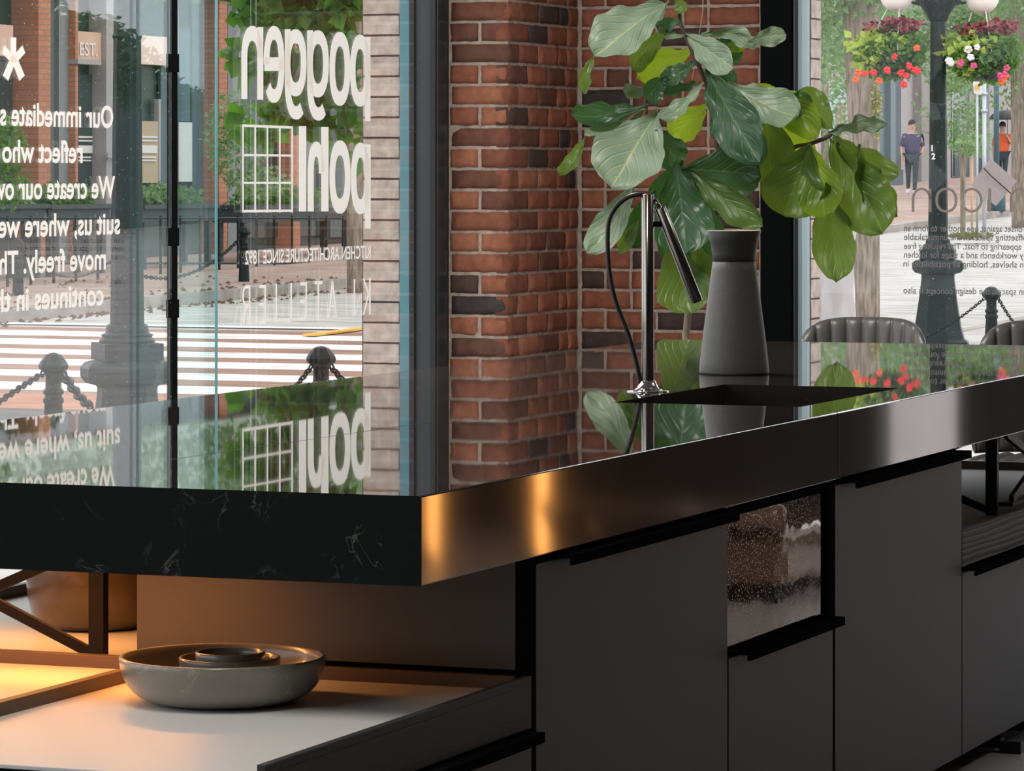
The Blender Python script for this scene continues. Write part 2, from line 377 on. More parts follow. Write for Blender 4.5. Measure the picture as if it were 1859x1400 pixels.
# ---- vinyl shapes, measured on the pane
def onG(px, py, lift=.010):
    s = SV(px, GV-lift); return (s, GV-lift, ZZ(py, s, GV-lift))
def onR(px, py, lift=.010):
    v = VS(px, GS-lift); return (GS-lift, v, ZZ(py, GS-lift, v))
class Vinyl:
    def __init__(s, on, off): s.on = on; s.m = M(off)
    def poly(s, pts): s.m.add([s.on(*p) for p in pts], [tuple(range(len(pts)))])
    def rect(s, x0, y0, x1, y1):
        n = max(1, int(abs(x1-x0)/12))
        for i in range(n):
            a, b = x0+(x1-x0)*i/n, x0+(x1-x0)*(i+1)/n; s.poly([(a, y0), (b, y0), (b, y1), (a, y1)])
    def line(s, x0, y0, x1, y1, t=3.5):
        dx, dy = x1-x0, y1-y0; L = math.hypot(dx, dy); nx, ny = -dy/L*t/2, dx/L*t/2
        s.poly([(x0+nx, y0+ny), (x1+nx, y1+ny), (x1-nx, y1-ny), (x0-nx, y0-ny)])
    def arc(s, cx, cy, rx, ry, tx, ty, a0, a1, e=2.3, seg=40):
        P = []
        for i in range(seg+1):
            a = math.radians(a0+(a1-a0)*i/seg); c, d = math.cos(a), math.sin(a)
            ex = 2/e; fc = math.copysign(abs(c)**ex, c); fd = math.copysign(abs(d)**ex, d)
            P.append(((cx+rx*fc, cy+ry*fd), (cx+(rx-tx)*fc, cy+(ry-ty)*fd)))
        for i in range(seg): s.poly([P[i][0], P[i+1][0], P[i+1][1], P[i][1]])
    def ring(s, x0, x1, y0, y1, tx, ty): s.arc((x0+x1)/2, (y0+y1)/2, (x1-x0)/2, (y1-y0)/2, tx, ty, 0, 360, seg=64)
def text2d(body, bold=0.0, spacing=1.0):
    cu = bpy.data.curves.new('t', 'FONT'); cu.body = body; cu.offset = bold; cu.space_character = spacing; cu.resolution_u = 4
    ob = bpy.data.objects.new('t', cu); link(ob); bpy.context.view_layer.update()
    dg = bpy.context.evaluated_depsgraph_get(); me = bpy.data.meshes.new_from_object(ob.evaluated_get(dg))
    vs = [v.co.copy() for v in me.vertices]; fs = [tuple(p.vertices) for p in me.polygons]
    bpy.data.objects.remove(ob); bpy.data.meshes.remove(me); bpy.data.curves.remove(cu)
    return vs, fs
CAP = max(v.y for v in text2d('H')[0])
def text_on(kind, body, px_start, px_end, base, caph, m, parent, off, bold=0.0, name='lettering', spacing=1.0):
    """mirrored writing: starts at the right (px_start), ends at the left (px_end); base = baseline row at px_start"""
    vs, fs = text2d(body, bold, spacing); x0 = min(v.x for v in vs); x1 = max(v.x for v in vs)
    mm = M(off); out = []
    if kind == 'L':
        sa, sb = SV(px_start, GV-.01), SV(px_end, GV-.01); zb = ZZ(base, sa, GV-.01); h = caph/FPX*W(sa, GV).y/CAP
        for v in vs: t = (v.x-x0)/(x1-x0); out.append((sa+(sb-sa)*t, GV-.010, zb+v.y*h))
    else:
        va, vb = VS(px_start, GS-.01), VS(px_end, GS-.01); zb = ZZ(base, GS, va); h = caph/FPX*W(GS, va).y/CAP
        for v in vs: t = (v.x-x0)/(x1-x0); out.append((GS-.010, va+(vb-va)*t, zb+v.y*h))
    mm.add(out, fs); return mm.obj(name, m, parent)
for body, a, b_, base, cp in (("Our immediate s", 205.5, 0, 231.5, 38), ("reflect who", 150, 4, 295, 38), ("We create our ow", 209, -14, 359, 38),
                         ("suit us, where we", 218, -3, 424, 38), ("move freely. Th", 192, -1, 488, 38), ("continues in th", 188, -8, 553, 38)):
    text_on('L', body, a, b_, base, cp, cream_vinyl, w1, o1, .022)
text_on('L', "KITCHEN ARCHITECTURE SINCE 1892", 673, 445, 468.5, 22.5, cream_vinyl, w1, o1, .012)
V = Vinyl(onG, o1)                                        # asterisk
for ang in (90, 210, 330, 30, 150):
    pass
cxx, cyy = 25, 105
V.rect(19.5, 68, 29.5, 112)
V.poly([(8, 82), (4, 96), (22, 116), (27, 104)]); V.poly([(41, 82), (46, 96), (28, 116), (22, 104)])
V.poly([(19, 104), (29, 110), (15, 147), (5, 137)]); V.poly([(21, 110), (31, 104), (45, 137), (35, 147)])
V.m.obj('lettering', cream_vinyl, w1)
V = Vinyl(onG, o1)                                        # upper word of the logo (mirrored)
def arch(x0, x1, top, bot, t=11, ty=27):
    cx, rx = (x0+x1)/2, (x1-x0)/2
    V.arc(cx, top+58, rx, 58, t, ty, 180, 360, 2.2); V.rect(x0, top+58, x0+t, bot)
arch(438, 478, 47, 180); V.rect(467, 49, 478, 181)
V.arc(497.5, 117, 19, 70, 10.5, 25, -180, 138, 2.3); V.rect(480, 104, 515, 129)
for x0, y0 in ((517, 53), (557.5, 55)):
    V.ring(x0, x0+39.5, y0, y0+122, 10.5, 25); V.rect(x0, y0, x0+10.5, y0+100)
    V.arc(x0+21, y0+94, 21, 70, 10.5, 24, 60, 180, 2.3); V.arc(x0+21, y0+94, 21, 70, 10.5, 24, 55, 62, 2.3)
V.ring(598, 636, 58, 192, 10.5, 26); V.ring(635.5, 672, 63, 193.5, 10, 26); V.rect(662.5, 67, 672.5, 220)
V.m.obj('logo_lettering', cream_vinyl, w1)
V = Vinyl(onG, o1)
V.rect(542.5, 229, 556, 384); V.rect(583, 230.5, 596.5, 384); arch(558.5, 590, 257, 384, 11)
V.ring(598, 636.5, 255, 388, 10.5, 27); V.ring(637, 672, 259, 389, 10, 27); V.rect(662.5, 262, 673, 415)
V.m.obj('logo_lettering', cream_vinyl, w1)
V = Vinyl(onG, o1)
for i, x in enumerate((441.2, 463.2, 485.5, 508, 530.3)): V.rect(x-1.5, 226+i*.9, x+1.5, 386)
for ya, yb, t in ((228, 231.5, 2.3), (281.5, 282.5, 1.9), (332, 332, 1.9), (383.5, 382.5, 2.3)):
    V.poly([(440, ya-t), (532, yb-t), (532, yb+t), (440, ya+t)])
V.m.obj('logo_grid', cream_vinyl, w1)
V = Vinyl(onG, o1)                                        # K I ATELIER, each letter hangs between two sloping rows
def row(x): return 505+(673-x)*.0605, 571+(673-x)*.086
def L_(pts, t=3.0):
    for (x0, u0), (x1, u1) in zip(pts[:-1], pts[1:]):
        a, b = row(x0), row(x1); V.line(x0, a[0]+(a[1]-a[0])*u0, x1, a[0]+(a[1]-a[0])*u1, t)
L_([(671.5, 0), (671.5, 1)]); L_([(660, 0), (671, .52)]); L_([(660, 1), (669, .42)])
L_([(643.5, 0), (643.5, 1)])
L_([(603.5, 0), (597, 1)]); L_([(603.5, 0), (610.5, 1)]); L_([(599.5, .68), (608, .68)], 5)
L_([(578, 0), (578, 1)]); L_([(571, .03), (585.5, .03)], 6)
L_([(556, 0), (556, 1)])
for u in (.04, .5, .96): L_([(545, u), (556, u)], 6)
L_([(528.5, 0), (528.5, 1)]); L_([(518.5, .96), (528.5, .96)], 6)
L_([(501.5, 0), (501.5, 1)])
L_([(481.5, 0), (481.5, 1)])
for u in (.04, .5, .96): L_([(471, u), (481.5, u)], 6)
L_([(453, 0), (453, 1)]); L_([(445, .03), (453, .03)], 6); L_([(445, .5), (453, .5)], 6); L_([(445, .03), (441.5, .15), (441.5, .38), (445, .5)]); L_([(447, .5), (441.5, 1)])
V.m.obj('logo_lettering', cream_vinyl, w1)

# ------------------------------------------------------------ far window (right)
w2 = thing('window_2', None, None, GS, .5, 0, kind='structure'); o2 = (GS, .5, 0)
VF0, VF1 = 2.215, VS(1457, GS)
m = M(o2); m.box((GS-.006, -1.10, .02), (GS+.006, VF1, HC)); m.obj('pane', pane_glass2, w2)
m = M(o2); m.box((8.66, VS(1435, 8.66), 0), (8.86, VF0, HC)); m.obj('frame', lacquer_black, w2)
m = M(o2); m.box((8.70, VS(1443, 8.70), 0), (8.80, VS(1435, 8.70), HC)); m.obj('frame_profile', mat('steel_blue', (.16, .20, .24), .35), w2)
m = M(o2); m.box((8.70, VS(1449, 8.70), 0), (8.80, VS(1443, 8.70), HC)); m.obj('frame_profile', slate_frame, w2)
m = M(o2); m.box((8.70, VS(1456, 8.70), 0), (8.80, VS(1449, 8.70), HC)); m.obj('outer_frame', mat('pale_teal', (.38, .52, .55), .5), w2)
m = M(o2); m.box((8.70, -1.1, 0), (8.82, VF1, .05)); m.obj('sill', slate_frame, w2)
for body, a, b_, base in (("offset against one another to form an", 1856, 1641, 421), ("offsetting space. In the unmistakable", 1865, 1641, 437),
                     ("appearing to float. The resulting free", 1854, 1641, 453.5), ("y workbench and a stage for kitchen", 1858, 1641, 469.5),
                     ("n shelves, holding all possibilities in", 1858, 1640, 486), ("en spaces, the design concept is also", 1864, 1640, 535)):
    text_on('R', body, a, b_, base, 11.5, grey_vinyl, w2, o2, .012)
V = Vinyl(onR, o2)
def nn(x0, x1): V.arc((x0+x1)/2, 362, (x1-x0)/2, 21, 5, 4.2, 180, 360, 2); V.rect(x0, 362, x0+5, 385); V.rect(x1-5, 342, x1, 385)
nn(1655, 1691); V.ring(1698, 1738, 341, 386, 5, 4.4)
V.arc(1764, 363.5, 20, 22.5, 5, 4.4, -140, 140, 2); V.rect(1794, 342, 1799.5, 385); nn(1833, 1869)
V.m.obj('logo_lettering', logo_vinyl, w2)

# ------------------------------------------------------------ island
IW, IL, ZT, ZB = 1.51, 5.5, .92, .78
ISL = (0, 0, .78)
def stone_mat():
    m = mat('black_marble', (.010, .011, .010), .015, ior=1.68, bump=.009, bscale=3.0, bstretch=(.35, 5, 1), bdist=.004)
    n = m.node_tree; b = n.nodes['Principled BSDF']; t = n.nodes.new('ShaderNodeTexCoord')
    nz = n.nodes.new('ShaderNodeTexNoise'); nz.inputs['Scale'].default_value = 8; nz.inputs['Detail'].default_value = 9; nz.inputs['Distortion'].default_value = 1.2
    v = n.nodes.new('ShaderNodeMath'); v.operation = 'SUBTRACT'; v.inputs[1].default_value = .5
    a = n.nodes.new('ShaderNodeMath'); a.operation = 'ABSOLUTE'
    cr = n.nodes.new('ShaderNodeValToRGB'); cr.color_ramp.elements[0].position = .0; cr.color_ramp.elements[0].color = (1, 1, 1, 1)
    cr.color_ramp.elements[1].position = .008; cr.color_ramp.elements[1].color = (0, 0, 0, 1)
    n2 = n.nodes.new('ShaderNodeTexNoise'); n2.inputs['Scale'].default_value = 11; n2.inputs['Detail'].default_value = 3
    c2 = n.nodes.new('ShaderNodeValToRGB'); c2.color_ramp.elements[0].position = .5; c2.color_ramp.elements[1].position = .68
    mu = n.nodes.new('ShaderNodeMath'); mu.operation = 'MULTIPLY'
    mx = n.nodes.new('ShaderNodeMix'); mx.data_type = 'RGBA'; mx.inputs[6].default_value = (.008, .010, .010, 1); mx.inputs[7].default_value = (.10, .095, .085, 1)
    L = n.links.new
    L(t.outputs['Object'], nz.inputs['Vector']); L(nz.outputs['Fac'], v.inputs[0]); L(v.outputs[0], a.inputs[0]); L(a.outputs[0], cr.inputs[0])
    L(t.outputs['Object'], n2.inputs['Vector']); L(n2.outputs['Fac'], c2.inputs[0]); L(cr.outputs[0], mu.inputs[0]); L(c2.outputs[0], mu.inputs[1])
    L(mu.outputs[0], mx.inputs[0]); L(mx.outputs[2], b.inputs['Base Color'])
    return m
marble = stone_mat()
marble_side = marble.copy(); marble_side.name = 'marble_edge'
marble_side.node_tree.nodes['Principled BSDF'].inputs['Roughness'].default_value = .25
for n_ in marble.node_tree.nodes:                       # the polished top is a browner, slightly dusty slab than its end
    if n_.type == 'MIX': n_.inputs[6].default_value = (.038, .032, .029, 1)
marble_side.node_tree.nodes['Principled BSDF'].inputs['Specular IOR Level'].default_value = .05
marble_side.node_tree.nodes['Principled BSDF'].inputs['IOR'].default_value = 1.45
HS0, HS1, HV0, HV1 = 2.42, 3.20, .13, .56
wt = thing('worktop', 'long black marble worktop with a brushed steel front edge, on the kitchen island', 'worktop', *ISL)
m = M(ISL)
xs = [0, HS0, HS1, IL]; ys = [.006, HV0, HV1, IW]
for i in range(3):
    for j in range(3):
        if i == 1 and j == 1: continue
        for z, fl in ((ZT, 0), (ZB, 1)):
            q = [(xs[i], ys[j], z), (xs[i+1], ys[j], z), (xs[i+1], ys[j+1], z), (xs[i], ys[j+1], z)]
            m.add(q if not fl else q[::-1], [(0, 1, 2, 3)])
m.add([(HS0,HV0,ZB),(HS1,HV0,ZB),(HS1,HV1,ZB),(HS0,HV1,ZB),(HS0,HV0,ZT),(HS1,HV0,ZT),(HS1,HV1,ZT),(HS0,HV1,ZT)],
      [(0,4,5,1),(1,5,6,2),(2,6,7,3),(3,7,4,0)])
m.add([(0,.006,ZB),(IL,.006,ZB),(IL,IW,ZB),(0,IW,ZB),(0,.006,ZT),(IL,.006,ZT),(IL,IW,ZT),(0,IW,ZT)],
      [(0,1,5,4),(1,2,6,5),(2,3,7,6)])
m.obj('slab', marble, wt)
m = M(ISL); m.add([(-.0005,.0,ZB),(-.0005,IW,ZB),(-.0005,IW,ZT-.0006),(-.0005,0,ZT-.0006),(.0,.0,ZB),(.0,IW,ZB),(.0,IW,ZT-.0006),(.0,0,ZT-.0006)],
   [(0,3,2,1),(4,5,6,7),(0,1,5,4),(1,2,6,5),(2,3,7,6),(3,0,4,7)]); m.obj('end_panel', marble_side, wt)
m = M(ISL); m.box((0, 0, ZB), (2.255, .0055, ZT)); m.obj('front_panel', stainless, wt, .0022)
m = M(ISL); m.box((2.2565, 0, ZB), (IL, .0055, ZT)); m.obj('front_panel', stainless, wt, .0022)
seam = mat('stone_seam', (.004, .004, .004), .3)
m = M(ISL); a = PD(310, 833, 3490/(833-316)); b = PD(766, 767, 3490/(767-316)); c = PD(930, 768, 3490/(768-316))
for p, q in ((a, b), (b, c)):
    p = Vector((p.x, p.y, ZT+.0002)); q = Vector((q.x, q.y, ZT+.0002)); m.bar(p, q, .0012, .0002, (q-p).cross(Vector((0, 0, 1))))
m.obj('seam', seam, wt)

sk = thing('sink', 'black undermounted rectangular sink sunk into the marble worktop', 'sink', 2.81, .345, .58)
m = M((2.81, .345, .58)); zb, t = .59, .008
x0, x1, y0, y1 = HS0-.012, HS1+.012, HV0-.012, HV1+.012
m.box((x0, y0, zb), (x1, y1, zb+t)); m.box((x0, y0, zb+t), (x0+t, y1, ZB-.001)); m.box((x1-t, y0, zb+t), (x1, y1, ZB-.001))
m.box((x0+t, y0, zb+t), (x1-t, y0+t, ZB-.001)); m.box((x0+t, y1-t, zb+t), (x1-t, y1, ZB-.001))
m.obj('basin', mat('sink_black', (.012, .012, .012), .35, .0), sk)
m = M((2.81, .345, .58)); m.lathe([(.045, 0), (.045, .004), (.03, .005), (.001, .003)], (2.81, .345, zb+t)); m.obj('drain', stainless, sk)

# ---- carcasses, doors, handles
def cabinet(label, s0, s1, v0, v1, z0, z1, group=None):
    c = thing('kitchen_cabinet', label, 'cabinet', (s0+s1)/2, (v0+v1)/2, z0, group=group)
    off = ((s0+s1)/2, (v0+v1)/2, z0); t = .018; m = M(off)
    m.box((s0, v0, z0), (s0+t, v1, z1)); m.box((s1-t, v0, z0), (s1, v1, z1)); m.box((s0+t, v0, z0), (s1-t, v1, z0+t))
    m.box((s0+t, v1-t, z0+t), (s1-t, v1, z1))
    m.obj('carcass', lacquer_black, c)
    return c, off
def door(c, off, s0, s1, z0, z1, v=.004, t=.02):
    m = M(off); m.box((s0+.002, v, z0), (s1-.002, v+t, z1)); return m.obj('door', laminate, c, .001)
def pull(d, off, s0, s1, z, v=.004):
    m = M(off); m.box((s0, v-.024, z-.002), (s1, v+.016, z+.0045)); m.box((s0, v-.024, z-.013), (s1, v-.018, z-.002)); return m.obj('handle', lacquer_black, d)
Z0 = .057
ca, off = cabinet('tall-door cabinet under the worktop between the open near niche and the bronze glass panel', .50, 1.533, .026, .74, Z0, ZB-.002)
d = door(ca, off, .505, 1.533, Z0, .766); pull(d, off, .62, 1.533, .768)
m = M(off); m.box((.478, .03, .592), (.497, .735, ZB-.002)); m.obj('side_panel', mat('panel_bronze', (.055, .046, .034), .5, bump=.15, bscale=400, bdist=.0006), ca)
m = M(off); m.box((.478, .006, Z0), (.50, .028, ZB-.002)); m.obj('corner_post', lacquer_black, ca)
cb, off = cabinet('cabinet with bronze mirror glass above a short grey door', 1.536, 2.247, .026, .74, Z0, ZB-.002)
d = door(cb, off, 1.536, 2.238, Z0, .487); pull(d, off, 1.60, 2.245, .490)
def mirror_mat():
    m = bpy.data.materials.new('bronze_mirror'); m.use_nodes = True; n = m.node_tree; b = n.nodes['Principled BSDF']
    b.inputs['Metallic'].default_value = 1; b.inputs['Roughness'].default_value = .02
    t = n.nodes.new('ShaderNodeTexCoord'); nz = n.nodes.new('ShaderNodeTexNoise'); nz.inputs['Scale'].default_value = 14; nz.inputs['Detail'].default_value = 1
    b1 = n.nodes.new('ShaderNodeBump'); b1.inputs['Strength'].default_value = .05; b1.inputs['Distance'].default_value = .006
    vo = n.nodes.new('ShaderNodeTexVoronoi'); vo.inputs['Scale'].default_value = 170
    cr = n.nodes.new('ShaderNodeValToRGB'); cr.color_ramp.elements[0].position = .0; cr.color_ramp.elements[1].position = .25
    b2 = n.nodes.new('ShaderNodeBump'); b2.inputs['Strength'].default_value = .25; b2.inputs['Distance'].default_value = .0012
    L = n.links.new; L(t.outputs['Object'], nz.inputs['Vector']); L(t.outputs['Object'], vo.inputs['Vector']); L(nz.outputs['Fac'], b1.inputs['Height'])
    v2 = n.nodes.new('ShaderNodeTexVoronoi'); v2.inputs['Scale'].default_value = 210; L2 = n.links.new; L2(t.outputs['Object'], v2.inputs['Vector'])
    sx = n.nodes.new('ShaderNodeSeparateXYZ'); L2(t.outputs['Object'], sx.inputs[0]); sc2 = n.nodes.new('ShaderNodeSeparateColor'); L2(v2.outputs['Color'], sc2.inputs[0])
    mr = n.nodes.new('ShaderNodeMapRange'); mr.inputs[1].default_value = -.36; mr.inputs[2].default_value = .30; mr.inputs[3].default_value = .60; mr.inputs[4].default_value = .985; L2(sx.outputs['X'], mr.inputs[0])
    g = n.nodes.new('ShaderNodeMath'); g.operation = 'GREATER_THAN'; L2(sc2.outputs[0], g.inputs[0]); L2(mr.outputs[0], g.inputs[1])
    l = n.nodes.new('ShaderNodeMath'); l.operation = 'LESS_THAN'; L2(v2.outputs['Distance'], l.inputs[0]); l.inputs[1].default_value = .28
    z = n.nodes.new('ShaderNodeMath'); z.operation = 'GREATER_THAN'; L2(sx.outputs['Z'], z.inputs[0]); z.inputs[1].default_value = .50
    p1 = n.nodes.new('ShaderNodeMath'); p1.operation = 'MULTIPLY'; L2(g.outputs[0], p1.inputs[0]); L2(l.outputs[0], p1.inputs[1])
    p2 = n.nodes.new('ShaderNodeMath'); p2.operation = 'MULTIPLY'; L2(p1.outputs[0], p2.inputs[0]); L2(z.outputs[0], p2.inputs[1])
    mx = n.nodes.new('ShaderNodeMix'); mx.data_type = 'RGBA'; L2(p2.outputs[0], mx.inputs[0]); mx.inputs[6].default_value = (.27, .225, .20, 1); mx.inputs[7].default_value = (.95, .42, .10, 1); L2(mx.outputs[2], b.inputs['Base Color'])  # lamp glints painted in as orange flakes, denser towards the left edge
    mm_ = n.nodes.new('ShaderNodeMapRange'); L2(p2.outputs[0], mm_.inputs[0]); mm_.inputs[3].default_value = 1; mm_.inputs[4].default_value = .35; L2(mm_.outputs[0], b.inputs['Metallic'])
    L(vo.outputs['Distance'], cr.inputs[0]); L(cr.outputs[0], b2.inputs['Height']); L(b1.outputs[0], b2.inputs['Normal']); L(b2.outputs[0], b.inputs['Normal'])
    return m
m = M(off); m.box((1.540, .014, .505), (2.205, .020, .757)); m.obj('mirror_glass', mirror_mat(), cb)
m = M(off); m.box((2.206, .006, .49), (2.247, .026, .777)); m.box((1.538, .010, .758), (2.206, .026, .777)); m.box((1.538, .010, .494), (2.206, .026, .504)); m.obj('frame', lacquer_black, cb)
cc, off = cabinet('tall-door cabinet right of the bronze glass panel, below the sink', 2.250, 3.288, .026, .74, Z0, .585)
d = door(cc, off, 2.250, 3.288, Z0, .766); pull(d, off, 2.34, 3.288, .768)
m = M(off); m.box((2.25, .026, .586), (2.268, .115, .777)); m.box((3.27, .026, .586), (3.288, .115, .777)); m.box((2.27, .026, .74), (3.268, .04, .777)); m.obj('rail', lacquer_black, cc)
ci, off = cabinet('grey rear cabinet of the island, on its window side', 1.70, 3.288, .76, 1.49, Z0, ZB-.002)
m = M(off); m.box((1.702, 1.49, Z0), (3.286, 1.508, .77)); m.obj('door', laminate, ci)

def low_unit(label, s0, s1, v0, v1, front=True, hs=None, end=True, group=None, top=None, board=None):
    z1, zs, r = .584, .562, .020
    c = thing('low_cabinet', label, 'cabinet', (s0+s1)/2, (v0+v1)/2, Z0, group=group); off = ((s0+s1)/2, (v0+v1)/2, Z0)
    m = M(off); m.box((s0+.004, v0+.02, Z0), (s1, v1, .545)); m.obj('carcass', lacquer_black, c)
    m = M(off); m.box((s0, v0+.006, .545), (s1-r, v1-r, zs)); m.obj('top_surface', top or white_surface, c, .001)
    m = M(off); m.box((s0, v1-r, .497), (s1, v1, z1)); m.obj('side_rim', oak_light, c, .0015)
    m = M(off); m.box((s1-r, v0+.022, .546), (s1, v1-r, z1)); m.obj('back_rim', oak_light, c, .0015)
    if front:
        m = M(off); m.box((s0, v0, .497), (s1, v0+.006, z1-.014)); m.box((s0, v0, z1-.014), (s1, v0+.014, z1)); bd = m.obj('front_board', board or oak_dark, c, .0012)
        if hs:
            m = M(off); m.box((hs[0], v0, Z0), (hs[1], v0+.02, .484)); d = m.obj('drawer_front', laminate, c, .001)
            pull(d, off, hs[0]+.04, hs[1], .487, v0)
    if end:
        m = M(off); m.box((s0-.004, v0+.004, Z0), (s0+.003, v1-.002, .556)); m.obj('end_panel', lacquer_black, c)
    return c
low_unit('low cabinet with the grey marble bowls on its pale tray top', -.568, .476, 0, .685, True, (-.568, .476))
low_unit('low cabinet with an empty pale tray top, left of the one with the marble bowls', -.568, .476, .690, 1.50, False)
low_unit('low cabinet on the window side carrying the dark glazed pot', .480, 1.68, .76, 1.50, False)
low_unit('low cabinet with black grained oak board at the far end of the island', 3.292, 5.45, .004, 1.50, True, (3.292, 5.45), True, None, oak_light, oak_grain)
m = M((2, .7, 0)); m.box((-.4, .08, 0), (3.31, 1.42, Z0)); pl = m.obj('plinth', lacquer_black); tag(pl, 'black recessed plinth under the cabinets of the island', 'plinth')

# ---- steel trusses that carry the worktop
def truss(label, s, v0, v1, z0=.5625, z1=ZB-.001, post=(True, True)):
    c = thing('support_frame', label, 'frame', s, (v0+v1)/2, z0); off = (s, (v0+v1)/2, z0)
    for k, v in enumerate((v0, v1)):
        if post[k]: m = M(off); m.box((s-.01, v-.015, z0), (s+.01, v+.015, z1)); m.obj('post', bronze_frame, c, .001)
    e = .014
    m = M(off); m.bar((s-.002, v0+.015, z0+e), (s-.002, v1-.015, z1-e), .012, .018, (1, 0, 0)); m.obj('diagonal_brace', bronze_frame, c)
    m = M(off); m.bar((s+.0105, v0+.015, z1-e), (s+.0105, v1-.015, z0+e), .012, .018, (1, 0, 0)); m.obj('diagonal_brace', bronze_frame, c)
    return c
truss('bronze cross-braced steel frame carrying the worktop at the near niche', .545, .845, 1.32)
c = truss('black cross-braced steel frame carrying the worktop at the far niche', 3.95, .10, .62)
for ch in bpy.data.objects:
    if ch.parent == c: ch.data.materials[0] = black_metal
c = thing('support_frame', 'black braced steel frame along the front edge of the far niche', 'frame', 4.5, .06, .5845); off = (4.5, .06, .5845)
m = M(off); m.bar((3.99, .06, .60), (4.6, .06, .765), .012, .02, (0, 1, 0)); m.obj('diagonal_brace', black_metal, c)
m = M(off); m.bar((3.99, .075, .765), (4.6, .075, .60), .012, .02, (0, 1, 0)); m.obj('diagonal_brace', black_metal, c)
m = M(off); m.box((4.6, .05, .5845), (4.63, .085, ZB-.001)); m.obj('post', black_metal, c)
m = M(off); m.box((3.96, .05, .5845), (4.6, .085, .594)); m.obj('rail', black_metal, c)
# floor runners under the far end
c = thing('floor_runner', 'black steel foot frame on the floor under the far end of the island', 'frame', 3.8, .5, 0); off = (3.8, .5, 0)
for s, ln in ((3.72, .75), (4.02, .8)):
    m = M(off); m.box((s, .02, .012), (s+.035, ln, .036)); m.obj('bar', black_metal, c)
m = M(off); m.box((3.72, -.03, 0), (4.10, .018, .030)); m.obj('bar', black_metal, c)
m = M(off); m.box((3.73, .70, 0), (4.05, .73, .012)); m.obj('foot', black_metal, c)
# LED strip fitting
m = M((.30, .88, .774)); m.box((.285, .52, .7735), (.315, 1.24, .7795)); o = m.obj('light_strip', mat('led', (1, .6, .3), .5, emit=(1, .45, .13), estr=6)); tag(o, 'slim warm light strip fixed under the near end of the worktop', 'lamp')
m = M((.74, 1.10, .774)); m.box((.725, .85, .7735), (.755, 1.35, .7795)); o = m.obj('light_strip', bpy.data.materials['led']); tag(o, 'slim warm light strip under the worktop above the dark glazed pot', 'lamp')

# ------------------------------------------------------------ bowls, pot, vase, faucet
bowl_stone = mat('grey_marble', (.19, .175, .15), .28, col2=(.29, .265, .23), nscale=7, mixpos=(.3, .75), coat=.3)
def vein(m, sc_=9, c=(.5, .45, .4), wdt=.012):
    n = m.node_tree; b = n.nodes['Principled BSDF']; src = b.inputs['Base Color'].links[0].from_socket
    t = n.nodes.new('ShaderNodeTexCoord'); nz = n.nodes.new('ShaderNodeTexNoise'); nz.inputs['Scale'].default_value = sc_; nz.inputs['Detail'].default_value = 8; nz.inputs['Distortion'].default_value = 1
    v = n.nodes.new('ShaderNodeMath'); v.operation = 'SUBTRACT'; v.inputs[1].default_value = .5
    a = n.nodes.new('ShaderNodeMath'); a.operation = 'ABSOLUTE'
    cr = n.nodes.new('ShaderNodeValToRGB'); cr.color_ramp.elements[0].color = (.6, .6, .6, 1); cr.color_ramp.elements[1].position = wdt; cr.color_ramp.elements[1].color = (0, 0, 0, 1)
    mx = n.nodes.new('ShaderNodeMix'); mx.data_type = 'RGBA'; mx.inputs[7].default_value = (*c, 1)
    L = n.links.new; L(t.outputs['Object'], nz.inputs['Vector']); L(nz.outputs['Fac'], v.inputs[0]); L(v.outputs[0], a.inputs[0]); L(a.outputs[0], cr.inputs[0])
    L(cr.outputs[0], mx.inputs[0]); L(src, mx.inputs[6]); L(mx.outputs[2], b.inputs['Base Color'])
vein(bowl_stone, 9, (.36, .33, .29), .012)
def bowl(label, c, R, H, rb, t, grp='nested marble bowls on the tray top'):
    prof = [(rb*.98, 0), (rb, .001)]; n = 12
    for i in range(1, n+1):
        a = math.pi/2*i/n; prof.append((rb+(R-rb)*math.sin(a)**.62, H*(1-math.cos(a))**.92*.985))
    prof[-1] = (R, H*.96); prof += [(R-.001, H*.99), (R-t*.5, H), (R-t+.001, H*.99)]
    for i in range(n-1, -1, -1):
        a = math.pi/2*i/n; prof.append((max(.0005, (rb+(R-rb)*math.sin(a)**.62-t)), t+(H-t)*(1-math.cos(a))**.92*.96))
    prof.append((1e-6, t)); m = M(c); m.lathe(prof, c, 72); o = m.obj('bowl', bowl_stone); tag(o, label, 'bowl', grp); return o
TZ = .5625
bc = PD(404, 1290, 6.27)
bowl('large shallow grey marble bowl holding two smaller bowls', (bc.x, bc.y, TZ), .168, .075, .078, .008)
b2 = PD(417, 1230, 6.29); bowl('middle grey marble bowl sitting inside the large one', (b2.x, b2.y, TZ+.0085), .083, .062, .05, .006)
b3 = PD(418, 1230, 6.29); bowl('smallest grey marble bowl, innermost of the nested three', (b3.x, b3.y, TZ+.0150), .057, .064, .035, .005)
pt = PD(172, 1110, 7.30)
pot_mat = mat('glazed_pot', (.05, .038, .028), .25, coat=.4, col2=(.13, .085, .05), nscale=4)
m = M((pt.x, pt.y, .5625)); m.lathe([(.075, 0), (.095, .004), (.118, .025), (.127, .06), (.130, .10), (.128, .15), (.118, .19), (.112, .19), (.120, .15), (.121, .06), (.1, .02), (1e-6, .012)], (pt.x, pt.y, .5625), 64)
o = m.obj('pot', pot_mat); tag(o, 'round dark glazed pot on the low shelf behind the cross brace', 'pot')

